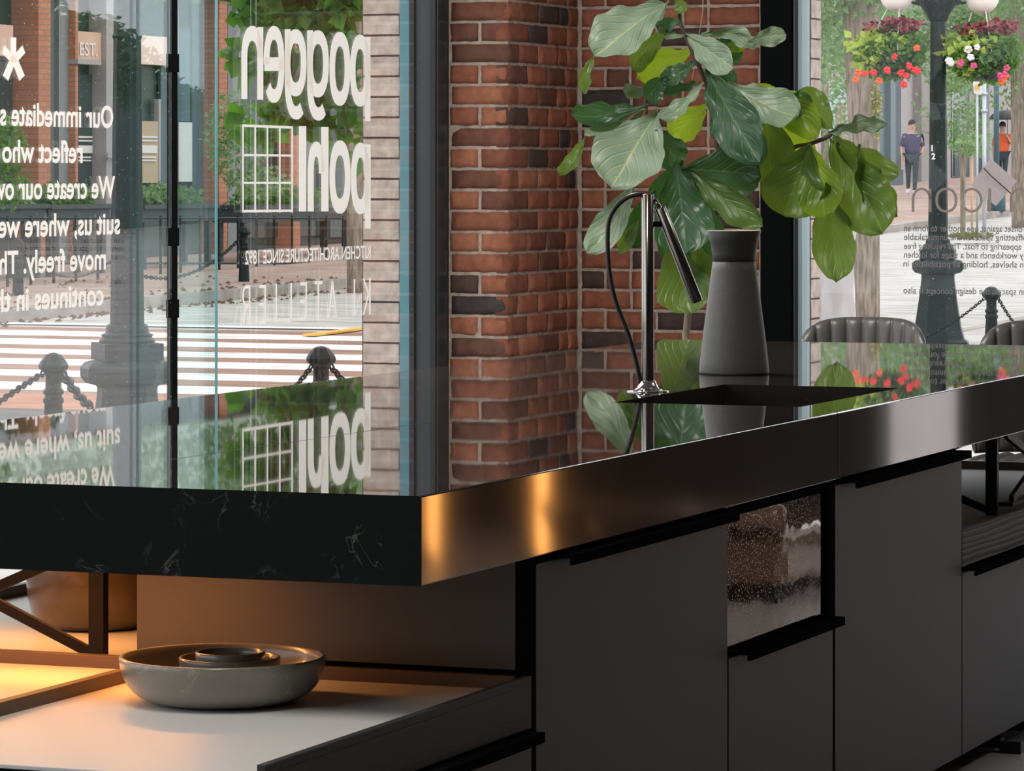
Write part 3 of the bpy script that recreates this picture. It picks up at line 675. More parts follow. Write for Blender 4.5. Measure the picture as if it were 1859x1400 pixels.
vs_ = (3.67, .69, ZT)
vase_m = mat('vase_grey', (.115, .112, .108), .55, col2=(.13, .126, .12), nscale=90, bump=.15, bscale=300, bdist=.0008)
vase_d = mat('vase_dark', (.035, .034, .033), .5)
vz = thing('vase', 'tall matte grey vase with dark flared neck, on the worktop behind the sink', 'vase', *vs_)
def prof_i(keys, n=10):
    out = []
    for (r0, z0), (r1, z1) in zip(keys[:-1], keys[1:]):
        for i in range(n): t = i/n; out.append((r0+(r1-r0)*t, z0+(z1-z0)*t))
    out.append(keys[-1]); return out
m = M(vs_); m.lathe([(.080, 0), (.0865, .0015), (.0877, .006)]+prof_i([(.0855, .03), (.0775, .10), (.0645, .2), (.0535, .281)], 4)+[(.0495, .281), (.06, .2), (.082, .02), (1e-6, .01)], vs_, 64); m.obj('body', vase_m, vz)
m = M(vs_); m.lathe([(.0535, .2815), (.0545, .30), (.0595, .33), (.0675, .3565), (.0665, .358), (.065, .3565), (.057, .33), (.052, .30), (.0500, .2815)], vs_, 64); m.obj('neck', vase_d, vz)
m = M(vs_); m.lathe([(.0678, .3572), (.0682, .3582), (.0672, .3592), (.0652, .3588), (.0652, .3578)], vs_, 64); m.obj('rim', mat('vase_rim', (.42, .36, .28), .5), vz)

chrome = mat('black_chrome', (.32, .29, .265), .18, 1.0); chrome2 = mat('polished_chrome', (.75, .72, .70), .07, 1.0); hose_m = mat('rubber', (.02, .02, .02), .35)
FY = W(2.85, .63).y; fb = (2.85, .63, ZT)
fc = thing('faucet', 'black steel pull-down faucet with looping hose standing behind the sink', 'faucet', *fb)
dy = FY
def FP(px, py): return PD(px, py, dy)
ax = FP(1176, 700)
m = M(fb); m.lathe([(.0485, 0), (.0485, .002), (.036, .0035), (.026, .008), (.020, .018), (.0185, .024), (.0145, .026)], fb, 40); m.obj('base', chrome2, fc)
m = M(fb); m.lathe([(.0140, .024), (.0143, .025), (.0143, .453), (.0135, .454)], fb, 32); m.obj('pole', chrome, fc)
hp = [(1163, 697), (1161, 690), (1155.6, 661), (1141, 608), (1117.6, 547), (1106.5, 494), (1103, 447), (1105, 403), (1117.6, 377), (1138, 359), (1158, 353.5), (1172, 355)]
def smooth(pts, n=5):
    out = []; P = [Vector(p) for p in pts]
    for i in range(len(P)-1):
        p0, p1, p2, p3 = P[max(i-1, 0)], P[i], P[i+1], P[min(i+2, len(P)-1)]
        for k in range(n):
            t = k/n; out.append(.5*((2*p1)+(-p0+p2)*t+(2*p0-5*p1+4*p2-p3)*t*t+(-p0+3*p1-3*p2+p3)*t*t*t))
    out.append(P[-1]); return out
hd = ax; 
def FQ(px, py): q = FP(px, py); return Vector((q.x+2.85-hd.x, q.y+.63-hd.y, q.z))
m = M(fb); m.tube(smooth([FQ(*p) for p in hp]), .0055, 12); m.obj('hose', hose_m, fc)
a, b = FQ(1198, 377), FQ(1265, 548)
m = M(fb); m.tube([a, a+(b-a)*.01, b+(a-b)*.01, b], [.0118, .0128, .0142, .0135], 28); sh = m.obj('spray_head', chrome, fc)
m = M(fb); m.tube([b, b+(b-a)*.005], [.0115, .0115], 24); m.obj('nozzle', hose_m, sh)
m = M(fb); m.tube([FQ(1183, 407), FQ(1203, 407)], .0062, 16); m.obj('holder', lacquer_black, fc)
m = M(fb); m.tube([FQ(1188, 362), FQ(1199, 380)], .0055, 12); m.obj('hose_end', chrome, fc)

# ------------------------------------------------------------ chairs
leather = mat('grey_leather', (.085, .080, .076), .36, bump=.2, bscale=260, bdist=.0008)
stitch = mat('seat_base', (.02, .02, .02), .5)
def make_chair(s, v, rot, label):
    c = thing('dining_chair', label, 'chair', s, v, 0, rot, 'dining chairs at the far end of the island')
    # back shell: channels; local axes: +x is the back
    nph, nz = 110, 22; ph1 = math.radians(68); R = .222; z0, z1 = .54, .958
    vs, fs = [], []
    for side in (0, 1):
        for j in range(nz+1):
            for i in range(nph+1):
                u = -1+2*i/nph; ph = u*ph1
                top = z1-.17*abs(u)**5-.015*u*u; t = j/nz
                z = z0+(top-z0)*t; e = math.sin(math.pi*min(1, max(0, t)))**.35
                ch = abs(math.sin((u+1)*.5*math.pi*11))**.45
                th = (.006+.018*ch)*(.25+.75*e)
                rr = R+.02*t+(-th if side == 0 else th)
                vs.append((rr*math.cos(ph)-.02, rr*math.sin(ph)*1.02, z))
    n1 = (nph+1)*(nz+1)
    for side in (0, 1):
        for j in range(nz):
            for i in range(nph):
                a = side*n1+j*(nph+1)+i; q = (a, a+1, a+nph+2, a+nph+1); fs.append(q if side else q[::-1])
    for i in range(nph):
        for j in (0, nz):
            a = j*(nph+1)+i; q = (a, a+1, n1+a+1, n1+a); fs.append(q if j == 0 else q[::-1])
    for j in range(nz):
        for i in (0, nph):
            a = j*(nph+1)+i; q = (a, a+nph+1, n1+a+nph+1, n1+a); fs.append(q if i == 0 else q[::-1])
    m = M(); m.add(vs, fs, True); m.obj('backrest', leather, c)
    m = M(); N = 60; vs, fs = [], []
    for j in range(11):
        for i in range(N+1):
            y = -.255+.51*i/N; xx = -.27+.47*j/10
            ch = abs(math.sin(math.pi*9*i/N))**.5; ed = (1-abs(y/.258)**6)*(1-abs((xx+.035)/.242)**6)
            vs.append((xx, y, .50+(.028+.018*ch)*max(0, ed)))
    for j in range(10):
        for i in range(N): a = j*(N+1)+i; fs.append((a, a+1, a+N+2, a+N+1))
    b0 = len(vs); vs += [(p[0], p[1], .49) for p in vs[:]]
    for j in range(10):
        for i in range(N): a = b0+j*(N+1)+i; fs.append((a, a+N+1, a+N+2, a+1))
    for i in range(N):
        for j in (0, 10): a = j*(N+1)+i; fs.append((a, b0+a, b0+a+1, a+1))
    for j in range(10):
        for i in (0, N): a = j*(N+1)+i; fs.append((a, a+N+1, b0+a+N+1, b0+a))
    m.add(vs, fs, True); m.obj('seat', leather, c)
    m = M(); m.lathe([(.2, .465), (.25, .472), (.262, .486), (.258, .489)], (-.035, 0, 0), 48, sx=.92); m.obj('seat_shell', stitch, c)
    for sx, sy in ((-1, -1), (-1, 1), (1, -1), (1, 1)):
        m = M(); m.tube([(-.035+sx*.13, sy*.15, .468), (-.035+sx*.22, sy*.23, 0)], [.011, .007], 10); m.obj('leg', black_metal, c)
    return c
c1p = PD(1562, 700, 12.35); c2p = PD(1893, 700, 12.1)
ch1 = make_chair(c1p.x-.1, c1p.y, .0, 'dark leather chair whose ribbed back shows just right of the black window frame')
reg(ch1); ch2 = copy_tree(ch1); place(ch2, c2p.x-.1, c2p.y, 0, .0)
ch2['label'] = 'dark leather ribbed chair half cut off by the right edge, seat showing under the worktop'

# brown leather daybed near the far window: seen in the bronze mirror
c = thing('daybed', 'low brown leather daybed with bolster, seen only as a reflection in the bronze glass panel', 'daybed', 6.9, -1.75, 0)
off = (6.9, -1.75, 0); bl = mat('brown_leather', (.20, .12, .09), .2, coat=1, bump=.2, bscale=30, bdist=.004)
m = M(off); m.box((6.62, -2.3, .06), (7.6, -1.45, .24)); m.obj('cushion', bl, c, .03)
m = M(off); m.tube([(6.60, -2.32, .29), (6.60, -2.30, .29), (6.60, -1.46, .29), (6.60, -1.44, .29)], [.03, .045, .045, .03], 24); m.obj('bolster', bl, c)
for s in (6.68, 7.5):
    for v in (-2.2, -1.52): m = M(off); m.box((s, v, 0), (s+.03, v+.03, .058)); m.obj('leg', black_metal, c)
# two slender warm column lamps and added ceiling housings, in the room to the right (they light and mirror in the steel edge)
lampm = mat('warm_lamp', (1, .7, .4), .5, emit=(1, .42, .10), estr=8)
for k, (s, v) in enumerate(((7.6, -3.14), (7.6, -2.71))):
    c = thing('column_lamp', ['warm column lamp on the floor nearer the right wall', 'warm column lamp on the floor nearer the far window'][k], 'lamp', s, v, 0, group='warm column lamps'); off = (s, v, 0)
    m = M(off); m.lathe([(.09, 0), (.09, .015), (.02, .02)], off, 24); m.obj('base', black_metal, c)
    m = M(off); m.lathe([(.018, .021), (.018, 1.7)], off, 16); m.obj('lamp_shade', lampm, c)
fx = mat('fixture', (.9, .9, .9), .5, emit=(1, .95, .88), estr=3)
for s, v, lb in ((-1.1, .1, 'added unseen ceiling light above the near end of the island'), (4.0, -2.6, 'added unseen ceiling light over the aisle right of the island'), (4.6, 1.7, 'added unseen ceiling light between the island and the shop window')):
    m = M((s, v, HC-.1)); m.box((s-1.25, v-.28, HC-.12), (s+1.25, v+.28, HC)); o = m.obj('added_ceiling_light', black_metal); tag(o, lb, 'lamp', 'added ceiling lights')

# ------------------------------------------------------------ fiddle-leaf fig
def leaf_material(name, top, back, trcol, fac, rough=.38):
    m = mat(name, top, rough); n = m.node_tree; b = n.nodes['Principled BSDF']; L = n.links.new
    uv = n.nodes.new('ShaderNodeUVMap'); uv.uv_map = 'leaf'; sx = n.nodes.new('ShaderNodeSeparateXYZ'); L(uv.outputs[0], sx.inputs[0])
    def math_(op, a, b_=None):
        k = n.nodes.new('ShaderNodeMath'); k.operation = op
        for i, x in enumerate((a, b_)):
            if x is None: continue
            if isinstance(x, (int, float)): k.inputs[i].default_value = x
            else: L(x, k.inputs[i])
        return k.outputs[0]
    ac = math_('ABSOLUTE', sx.outputs['Y'])                                       # distance from midrib
    ph = math_('SUBTRACT', math_('MULTIPLY', sx.outputs['X'], 6.5), math_('MULTIPLY', math_('POWER', ac, 1.2), 3.2))
    fr = math_('ABSOLUTE', math_('SUBTRACT', math_('FRACT', ph), .5))
    side = math_('LESS_THAN', fr, .035); mid = math_('LESS_THAN', ac, .030)
    vein_ = math_('MAXIMUM', side, mid)
    sv = n.nodes.new('ShaderNodeMapRange'); sv.inputs[1].default_value = 0; sv.inputs[2].default_value = .16; L(fr, sv.inputs[0])
    geo = n.nodes.new('ShaderNodeNewGeometry')
    nz = n.nodes.new('ShaderNodeTexNoise'); nz.inputs['Scale'].default_value = 5; tcx = n.nodes.new('ShaderNodeTexCoord'); L(tcx.outputs['Object'], nz.inputs['Vector'])
    mxa = n.nodes.new('ShaderNodeMix'); mxa.data_type = 'RGBA'; mxa.inputs[6].default_value = (*top, 1); mxa.inputs[7].default_value = (*back, 1); L(geo.outputs['Backfacing'], mxa.inputs[0])
    mxn = n.nodes.new('ShaderNodeMix'); mxn.data_type = 'RGBA'; mxn.blend_type = 'MULTIPLY'; mxn.inputs[0].default_value = .35; L(mxa.outputs[2], mxn.inputs[6]); L(nz.outputs['Color'], mxn.inputs[7])
    mxb = n.nodes.new('ShaderNodeMix'); mxb.data_type = 'RGBA'; mxb.inputs[7].default_value = (min(1, top[0]*2.2+.10), min(1, top[1]*1.5+.13), top[2]+.05, 1)
    L(mxa.outputs[2], mxb.inputs[6]); L(math_('MULTIPLY', vein_, .55), mxb.inputs[0]); L(mxb.outputs[2], b.inputs['Base Color'])
    bp = n.nodes.new('ShaderNodeBump'); bp.inputs['Strength'].default_value = .6; bp.inputs['Distance'].default_value = .004
    L(sv.outputs[0], bp.inputs['Height']); L(bp.outputs[0], b.inputs['Normal'])
    b.inputs['Coat Weight'].default_value = .12; b.inputs['Coat Roughness'].default_value = .35
    translucent(m, fac, trcol)
    return m
LM = {'d': leaf_material('leaf_dark', (.030, .075, .042), (.07, .14, .05), (.10, .26, .03), .30),
      'g': leaf_material('leaf_green', (.060, .120, .034), (.12, .19, .06), (.28, .40, .035), .42),
      'y': leaf_material('leaf_backlit', (.15, .24, .035), (.20, .30, .07), (.50, .68, .03), .55),  # yellow-green of backlit leaves put into the leaf colour
      'p': leaf_material('leaf_sheen', (.24, .32, .23), (.26, .34, .18), (.18, .30, .07), .20, .45)}  # window sheen painted in as a paler leaf colour
VIEW = {}
def leaf(parent, off, B, T, wpx, kind, roll=0.0, ddep=0.0, droop=.12, wav=.055, curl=.25, Y=13.0, shape=1.0, fold=.28):
    P, Q = PD(B[0], B[1], Y), PD(T[0], T[1], Y+ddep); ax = Q-P; L = ax.length; ax.normalize()
    view = (P-CAMF).normalized(); side = ax.cross(view).normalized()
    side = (Matrix.Rotation(math.radians(roll), 3, ax) @ side); nor = side.cross(ax).normalized()
    if nor.dot(view) > 0: pass
    wd = wpx/FPX*Y; nx, ny = 26, 14; vs, fs, uvs = [], [], []; sd = random.random()*100
    for i in range(nx+1):
        t = i/nx
        # fiddle outline: narrow waist near the base, broad rounded end
        wf = (math.sin(math.pi*min(1, t)**(1.75*shape))**.52)*(1-.08*math.exp(-((t-.34)/.10)**2))
        if t < .02: wf = .04
        for j in range(ny+1):
            q = -1+2*j/ny; hw = wd/2*wf*(1+.10*noise.noise(Vector((t*6+sd, 2 if q > 0 else -2, 0)))*min(1, abs(q)*2))
            bend = droop*L*(4*t*(1-t))-curl*L*max(0, t-.6)**2*2.0
            d = bend-fold*hw*abs(q)**1.3+wav*L*noise.noise(Vector((t*5+sd, q*1.6, sd)))*(abs(q)+.2)*1.5
            d += wav*1.0*L*math.sin(t*20+sd+q)*abs(q)**3*.6-.010*L*abs(math.sin(math.pi*(t*6.5-abs(q)**1.2*3.2)))**.7*min(1, abs(q)*5)
            p = P+ax*(L*t)+side*(hw*q)-nor*(-d); vs.append(p); uvs.append((t, q))
    for i in range(nx):
        for j in range(ny): a = i*(ny+1)+j; fs.append((a, a+ny+1, a+ny+2, a+1))
    m = M(off); m.add(vs, fs, True); o = m.obj('leaf', LM[kind], parent)
    ul = o.data.uv_layers.new(name='leaf')
    for l in o.data.loops: ul.data[l.index].uv = uvs[l.vertex_index]
    return o
FO = PD(1262, 1000, 13.05); FO = (FO.x, FO.y, 0)
fig = thing('fiddle_leaf_fig', 'tall fiddle-leaf fig with large drooping leaves in front of the red brick corner', 'plant', *FO)
fr_ = leaf
Ls = [ # base, tip, width px, kind, roll, ddepth, kwargs
 ((1214, 6), (1078, 112), 88, 'p', 28, -.12, dict(droop=-.08)), ((1082, 96), (1052, 172), 24, 'g', -30, -.05, dict(curl=.5)),
 ((1212, 50), (1148, 122), 42, 'g', -20, .08, {}), ((1236, 36), (1194, 50), 26, 'd', 20, .05, {}), ((1242, 66), (1192, 56), 22, 'p', 40, -.05, {}),
 ((1256, 90), (1160, 138), 58, 'y', -10, .12, {}), ((1264, 112), (1200, 148), 38, 'd', 25, .02, {}), ((1272, 150), (1172, 160), 34, 'd', 35, .0, {}),
 ((1242, 60), (1340, 126), 54, 'p', 15, -.15, dict(droop=-.06)), ((1300, 70), (1340, 108), 40, 'd', -20, .1, {}),
 ((1272, 62), (1378, 80), 34, 'p', 25, -.05, dict(droop=.22)), ((1356, 76), (1424, 62), 34, 'p', 10, .05, dict(droop=.1)), ((1315, 92), (1354, 76), 24, 'y', 0, .08, {}),
 ((1284, 126), (1388, 302), 84, 'd', 12, -.25, dict(droop=-.10, shape=1.0)), ((1322, 150), (1450, 216), 72, 'p', -14, -.10, dict(wav=.07)),
 ((1365, 150), (1486, 240), 62, 'y', 20, .06, dict(droop=.14)), ((1514, 236), (1454, 168), 56, 'g', 5, .10, {}),
 ((1503, 240), (1610, 222), 38, 'p', 30, .02, dict(wav=.08)), ((1512, 240), (1624, 322), 62, 'g', -38, .10, dict(droop=.22)),
 ((1506, 250), (1606, 425), 94, 'g', 10, -.08, dict(droop=.10)), ((1470, 262), (1424, 390), 108, 'g', -6, .05, dict(droop=.04)),
 ((1470, 262), (1500, 398), 76, 'y', 10, -.08, dict(droop=.06)), ((1500, 330), (1520, 506), 74, 'g', 4, .12, dict(wav=.05)),
 ((1392, 200), (1400, 330), 92, 'g', -4, .10, {}), ((1436, 195), (1452, 310), 66, 'y', 12, .14, {}),
 ((1236, 308), (1378, 318), 92, 'd', 8, .05, {}), ((1246, 300), (1390, 410), 56, 'g', 18, -.10, dict(droop=-.10, wav=.05)),
 ((1194, 204), (1110, 350), 118, 'p', 16, -.20, dict(droop=-.06)), ((1178, 188), (1036, 212), 44, 'd', 20, -.05, dict(droop=.16)),
 ((1172, 202), (1060, 250), 36, 'p', 35, -.10, dict(droop=.10)), ((1064, 244), (1018, 322), 26, 'g', 20, -.05, dict(curl=.5)),
 ((1278, 150), (1198, 220), 32, 'p', 30, -.05, {}), ((1284, 188), (1220, 252), 52, 'y', -5, .12, {}),
 ((1226, 292), (1246, 462), 104, 'd', 4, -.02, {}), ((1152, 330), (1070, 462), 56, 'p', 20, .02, {}),
 ((1190, 344), (1150, 448), 56, 'd', -10, .04, {}), ((1216, 440), (1254, 566), 92, 'g', 0, .06, dict(wav=.04)),
 ((1262, 330), (1284, 500), 84, 'd', -8, .10, {}), ((1140, 362), (1128, 440), 24, 'y', 0, .1, {}), ((1160, 400), (1126, 455), 26, 'g', 10, .1, {}),
 ((1228, -8), (1240, 24), 24, 'g', 10, .0, {}), ((1184, 160), (1130, 168), 30, 'p', 30, -.05, {}), ((1212, 138), (1172, 182), 40, 'd', -20, -.02, {}),
 ((1240, 290), (1196, 380), 60, 'd', 10, .1, {}), ((1260, 440), (1290, 540), 60, 'g', 0, .12, {}),
 ((1298, 175), (1335, 262), 62, 'd', 10, .08, {}), ((1352, 214), (1340, 296), 70, 'g', -12, .12, {}), ((1560, 262), (1622, 392), 60, 'g', -35, .12, dict(droop=.2)),
 ((1340, 165), (1300, 120), 40, 'd', 20, .1, {}), ((1480, 300), (1452, 372), 60, 'y', 10, .15, {}), ((1190, 235), (1230, 300), 60, 'd', 10, .1, {}), ((1400, 205), (1470, 180), 46, 'd', 30, .05, {}),
 ((1240, 375), (1215, 470), 60, 'd', 10, .14, {}), ((1236, -30), (1170, -40), 60, 'g', 10, .0, {}), ((1240, -20), (1300, -70), 70, 'g', 10, .1, {}),
]
for i, (B, T, wpx, kd, rl, dd, kw) in enumerate(Ls):
    leaf(fig, FO, B, T, wpx*1.1, kd, rl, dd, Y=13.0+((i*37) % 11-5)*.012, **kw)
bark = mat('fig_bark', (.10, .065, .045), .8, bump=.6, bscale=60, bstretch=(1, 1, .3)); bark2 = mat('fig_bark_pale', (.30, .23, .17), .8, bump=.5, bscale=80)
twigs = mat('fig_twig', (.06, .035, .022), .7)
def st(pts, r, mt, nm='stem'):
    m = M(FO); m.tube(smooth([PD(x, y, Y) for x, y, Y in pts], 4), r, 10); m.obj(nm, mt, fig)
st([(1236, -60, 13.1), (1238, 10, 13.05), (1233, 28, 13.05), (1240, 55, 13.05), (1262, 105, 13.05), (1278, 142, 13.08), (1292, 190, 13.12), (1297, 240, 13.15), (1308, 300, 13.15), (1312, 365, 13.15), (1298, 392, 13.15), (1268, 480, 13.15), (1252, 560, 13.12)], [.006+.0001*i for i in range(49)], twigs)
st([(1252, 555, 13.12), (1246, 620, 13.12), (1246, 900, 13.12), (1258, 1040, 13.1)], .0125, bark2)
st([(1262, 470, 13.14), (1215, 300, 13.12), (1182, 240, 13.1), (1173, 205, 13.08), (1175, 170, 13.1)], .0065, twigs, 'branch')
st([(1298, 392, 13.15), (1380, 300, 13.2), (1440, 268, 13.15), (1468, 262, 13.1), (1500, 250, 13.05), (1512, 240, 13.05)], .007, twigs, 'branch')
m = M(FO); m.lathe([(.13, .0), (.15, .02), (.19, .30), (.195, .34), (.18, .34), (.17, .30), (1e-6, .30)], (FO[0], FO[1], 0), 40); m.obj('planter', mat('planter', (.25, .24, .22), .7), fig)
m = M(tuple(PD(1262, 100, 13.3))); m.tube([PD(1279, -200, 13.3), PD(1276, 20, 13.3), PD(1268, 70, 13.3), PD(1250, 190, 13.25)], .0012, 6)
o = m.obj('string', mat('string', (.6, .5, .4), .8)); tag(o, 'thin cord hanging from above that ties up the fig', 'string')

# ================================================================= the street
def gz(s):
    K = [(-40, -.6), (0, -.5), (12, -.46), (32, -.22), (50, .0), (67, .25), (79, .54), (90, .92), (120, 1.6), (200, 3.0)]
    for (a, x), (b, y) in zip(K[:-1], K[1:]):
        if s <= b: return x+(y-x)*(s-a)/(b-a)
    return 3.0
def ground_y(s, v, lift=0): return gz(s)+lift
def onground(px, py, lift=0.0):
    lo, hi = 14.0, 200.0
    for _ in range(50):
        Y = (lo+hi)/2; p = PD(px, py, Y)
        if p.z > gz(p.x)+lift: lo = Y
        else: hi = Y
    return PD(px, py, lo)
def strip(name, v0, v1, lift, m, s0=-40, s1=200, edge=.3):
    mm = M((0, (v0+v1)/2, 0)); ss = [s0+(s1-s0)*i/120 for i in range(121)]; vs, fs = [], []
    for s in ss: z = gz(s)+lift; vs += [(s, v0, z-edge), (s, v0, z), (s, v1, z), (s, v1, z-edge)]
    for i in range(120):
        for k in range(3): a = i*4+k; fs.append((a, a+4, a+5, a+1))
    mm.add(vs, fs); return mm.obj(name, m)
def road_mat():
    m = mat('asphalt', (.46, .45, .44), .9); n = m.node_tree; b = n.nodes['Principled BSDF']; L = n.links.new
    t = n.nodes.new('ShaderNodeTexCoord'); s = n.nodes.new('ShaderNodeSeparateXYZ')
    nz = n.nodes.new('ShaderNodeTexNoise'); nz.inputs['Scale'].default_value = .9; nz.inputs['Detail'].default_value = 5
    mp = n.nodes.new('ShaderNodeMapping'); mp.inputs['Scale'].default_value = (1, .12, 1); L(t.outputs['Object'], mp.inputs[0]); L(mp.outputs[0], nz.inputs['Vector'])
    L(t.outputs['Object'], s.inputs[0])
    def mth(op, a, b_=None):
        k = n.nodes.new('ShaderNodeMath'); k.operation = op
        for i, x in enumerate((a, b_)):
            if x is None: continue
            if isinstance(x, (int, float)): k.inputs[i].default_value = x
            else: L(x, k.inputs[i])
        return k.outputs[0]
    x = mth('ADD', s.outputs['X'], mth('MULTIPLY', nz.outputs['Fac'], .7))
    cr = n.nodes.new('ShaderNodeValToRGB'); cr.color_ramp.interpolation = 'CONSTANT'
    L(mth('DIVIDE', x, 100.0), cr.inputs[0])
    el = cr.color_ramp.elements; el[0].position = 0; el[0].color = (.13, .115, .12, 1); el[1].position = .205; el[1].color = (.42, .20, .13, 1)
    e = el.new(.219); e.color = (.30, .17, .13, 1); e = el.new(.315); e.color = (.46, .445, .435, 1)
    # white bars of the crossing
    fr = mth('FRACT', mth('DIVIDE', mth('SUBTRACT', x, 22.0), 1.5)); on = mth('GREATER_THAN', fr, .45)
    on = mth('MULTIPLY', on, mth('GREATER_THAN', x, 22.0)); on = mth('MULTIPLY', on, mth('LESS_THAN', x, 31.3))
    mx = n.nodes.new('ShaderNodeMix'); mx.data_type = 'RGBA'; L(on, mx.inputs[0]); L(cr.outputs[0], mx.inputs[6]); mx.inputs[7].default_value = (.78, .78, .78, 1)
    n2 = n.nodes.new('ShaderNodeTexNoise'); n2.inputs['Scale'].default_value = 3; n2.inputs['Detail'].default_value = 8
    mp2 = n.nodes.new('ShaderNodeMapping'); mp2.inputs['Scale'].default_value = (1.6, .5, 1); L(t.outputs['Object'], mp2.inputs[0]); L(mp2.outputs[0], n2.inputs['Vector'])
    c2 = n.nodes.new('ShaderNodeValToRGB'); c2.color_ramp.elements[0].position = .35; c2.color_ramp.elements[0].color = (.72, .70, .68, 1); c2.color_ramp.elements[1].position = .6; c2.color_ramp.elements[1].color = (1.1, 1.08, 1.06, 1)
    L(n2.outputs['Fac'], c2.inputs[0]); m2 = n.nodes.new('ShaderNodeMix'); m2.data_type = 'RGBA'; m2.blend_type = 'MULTIPLY'; m2.inputs[0].default_value = 1
    L(mx.outputs[2], m2.inputs[6]); L(c2.outputs[0], m2.inputs[7]); L(m2.outputs[2], b.inputs['Base Color'])
    return m
concrete = mat('kerb_stone', (.40, .36, .33), .9, col2=(.28, .25, .23), nscale=3)
paver = mat('paver_pink', (.36, .23, .19), .9, col2=(.44, .33, .29), nscale=1.2)
near_paver = mat('paver_pale', (.50, .47, .46), .9, col2=(.38, .34, .33), nscale=2)
rd = struct(strip('road', 7.9, 18.4, 0, road_mat()))
struct(strip('pavement_near', 3.66, 7.75, .02, near_paver))
struct(strip('kerb_near', 7.75, 7.9, .03, concrete))
struct(strip('kerb_far', 18.4, 18.65, .14, concrete)); struct(strip('pavement_far', 18.65, 60, .13, paver))
m = M((40, -10, 0)); vs, fs = [], []
for i in range(61):
    s = 9.2+i*3.2; vs += [(s, -60, gz(s)+.0), (s, 3.66, gz(s)+.0)]
for i in range(60): a = 2*i; fs.append((a, a+2, a+3, a+1))
m.add(vs, fs); struct(m.obj('pavement_side', near_paver))
def paint(v0, v1, s0, s1, m, nm):
    mm = M((0, 13.15, 0)); vs, fs = [], []
    for i in range(21):
        t = i/20; s = s0+(s1-s0)*t; vs += [(s, v0, gz(s)+.012), (s, v1, gz(s)+.012)]
    for i in range(20): a = 2*i; fs.append((a, a+2, a+3, a+1))
    mm.add(vs, fs); return mm.obj(nm, m, rd)
white_paint = mat('white_paint', (.70, .70, .68), .8); yellow_paint = mat('yellow_paint', (.75, .42, .08), .8)
a = onground(640, 598); paint(8.0, 18.3, a.x-.25, a.x+.1, white_paint, 'stop_line')
a = onground(560, 612); b = onground(656, 600); m = M((0, 13.15, 0)); m.bar(a+Vector((0, 0, .02)), b+Vector((0, 0, .02)), .02, .14, (0, 0, 1)); m.obj('lane_line', yellow_paint, rd)
# leaf litter by the far kerb
m = M((36, 18.2, -.1)); 
for i in range(420):
    px = random.uniform(-20, 650); s = SV(px, 18.3+random.uniform(-.5, .25)); v = 18.3+random.gauss(0, .22)+ (random.uniform(0, 4) if random.random() < .3 else 0)
    z = gz(s)+(.0 if v < 18.4 else .145); r = random.uniform(.012, .032)
    m.add([(s-r, v-r, z), (s+r, v-r, z), (s+r, v+r, z), (s-r, v+r, z), (s, v, z+r*1.1)], [(0, 1, 4), (1, 2, 4), (2, 3, 4), (3, 0, 4)])
o = m.obj('leaf_litter', mat('litter', (.10, .06, .035), .9)); tag(o, 'dry brown leaf litter gathered along the far kerb', 'leaf litter', kind='stuff')

# ---- lamp posts and bollards with chains
iron = mat('cast_iron', (.008, .015, .015), .45, spec=.18, bump=.3, bscale=20, bdist=.01, col2=(.014, .022, .022), nscale=5)
globe_m = mat('opal_globe', (.88, .80, .74), .3)
def lamp_post(s, v, label, rot=0.4):
    z = gz(s)+.0; c = thing('street_lamp', label, 'street lamp', s, v, z, rot, 'globe street lamps along the kerb')
    m = M(); m.lathe([(.31, 0), (.31, .05), (.27, .08), (.235, .2), (.195, .45), (.170, .64), (.168, .69), (.175, .70), (.235, .715), (.262, .75), (.262, .80), (.235, .83), (.19, .84)], seg=8, smooth=False, a0=math.pi/8); m.obj('base', iron, c, .008)
    m = M(); m.box((-.165, -.165, .841), (.165, .165, .935)); m.lathe([(.15, .935), (.155, .95), (.135, .965), (.145, .98), (.12, .99), (.115, 1.03), (.098, 1.04)], seg=24); m.obj('plinth', iron, c, .004)
    m = M(); m.lathe([(.096, 1.041), (.090, 1.5), (.078, 2.6), (.085, 2.62), (.076, 2.64), (.074, 3.12)], seg=12, smooth=False); m.obj('shaft', iron, c)
    m = M(); m.lathe([(.08, 3.12), (.10, 3.16), (.12, 3.2), (.19, 3.30), (.205, 3.34), (.2, 3.38), (.10, 3.39), (.075, 3.42), (.09, 3.46), (.09, 3.6), (.06, 3.65)], seg=24)
    for k in range(8):
        a = k*math.pi/4; m.ball((.185*math.cos(a), .185*math.sin(a), 3.31), .035, 8)
    m.obj('capital', iron, c)
    return c
def arms_globes(c, d=.42, zb=3.44):
    for k, (dx, dy) in enumerate(((0, 1), (0, -1), (1, 0), (-1, 0))):
        m = M(); m.tube(smooth([(0, 0, 3.40), (dx*d*.5, dy*d*.5, 3.33), (dx*d, dy*d, 3.36), (dx*d, dy*d, zb)], 5), .014, 8); m.obj('arm', iron, c)
        m = M(); m.ball((dx*d, dy*d, zb+.165), .165, 28); m.obj('globe', globe_m, c)
    m = M(); m.ball((0, 0, 3.83), .18, 28); m.obj('globe', globe_m, c)
pl_ = PD(231, 700, 21.2); ll = lamp_post(pl_.x, pl_.y, 'street lamp whose dark base shows between the two bollards at left', .72); arms_globes(ll, .55, 3.5)
pr = PD(1703, 600, 37.0); lr = lamp_post(pr.x, pr.y, 'street lamp hung with two flower baskets, behind the lettered far window', .2)
sA = math.atan2(1, 1)
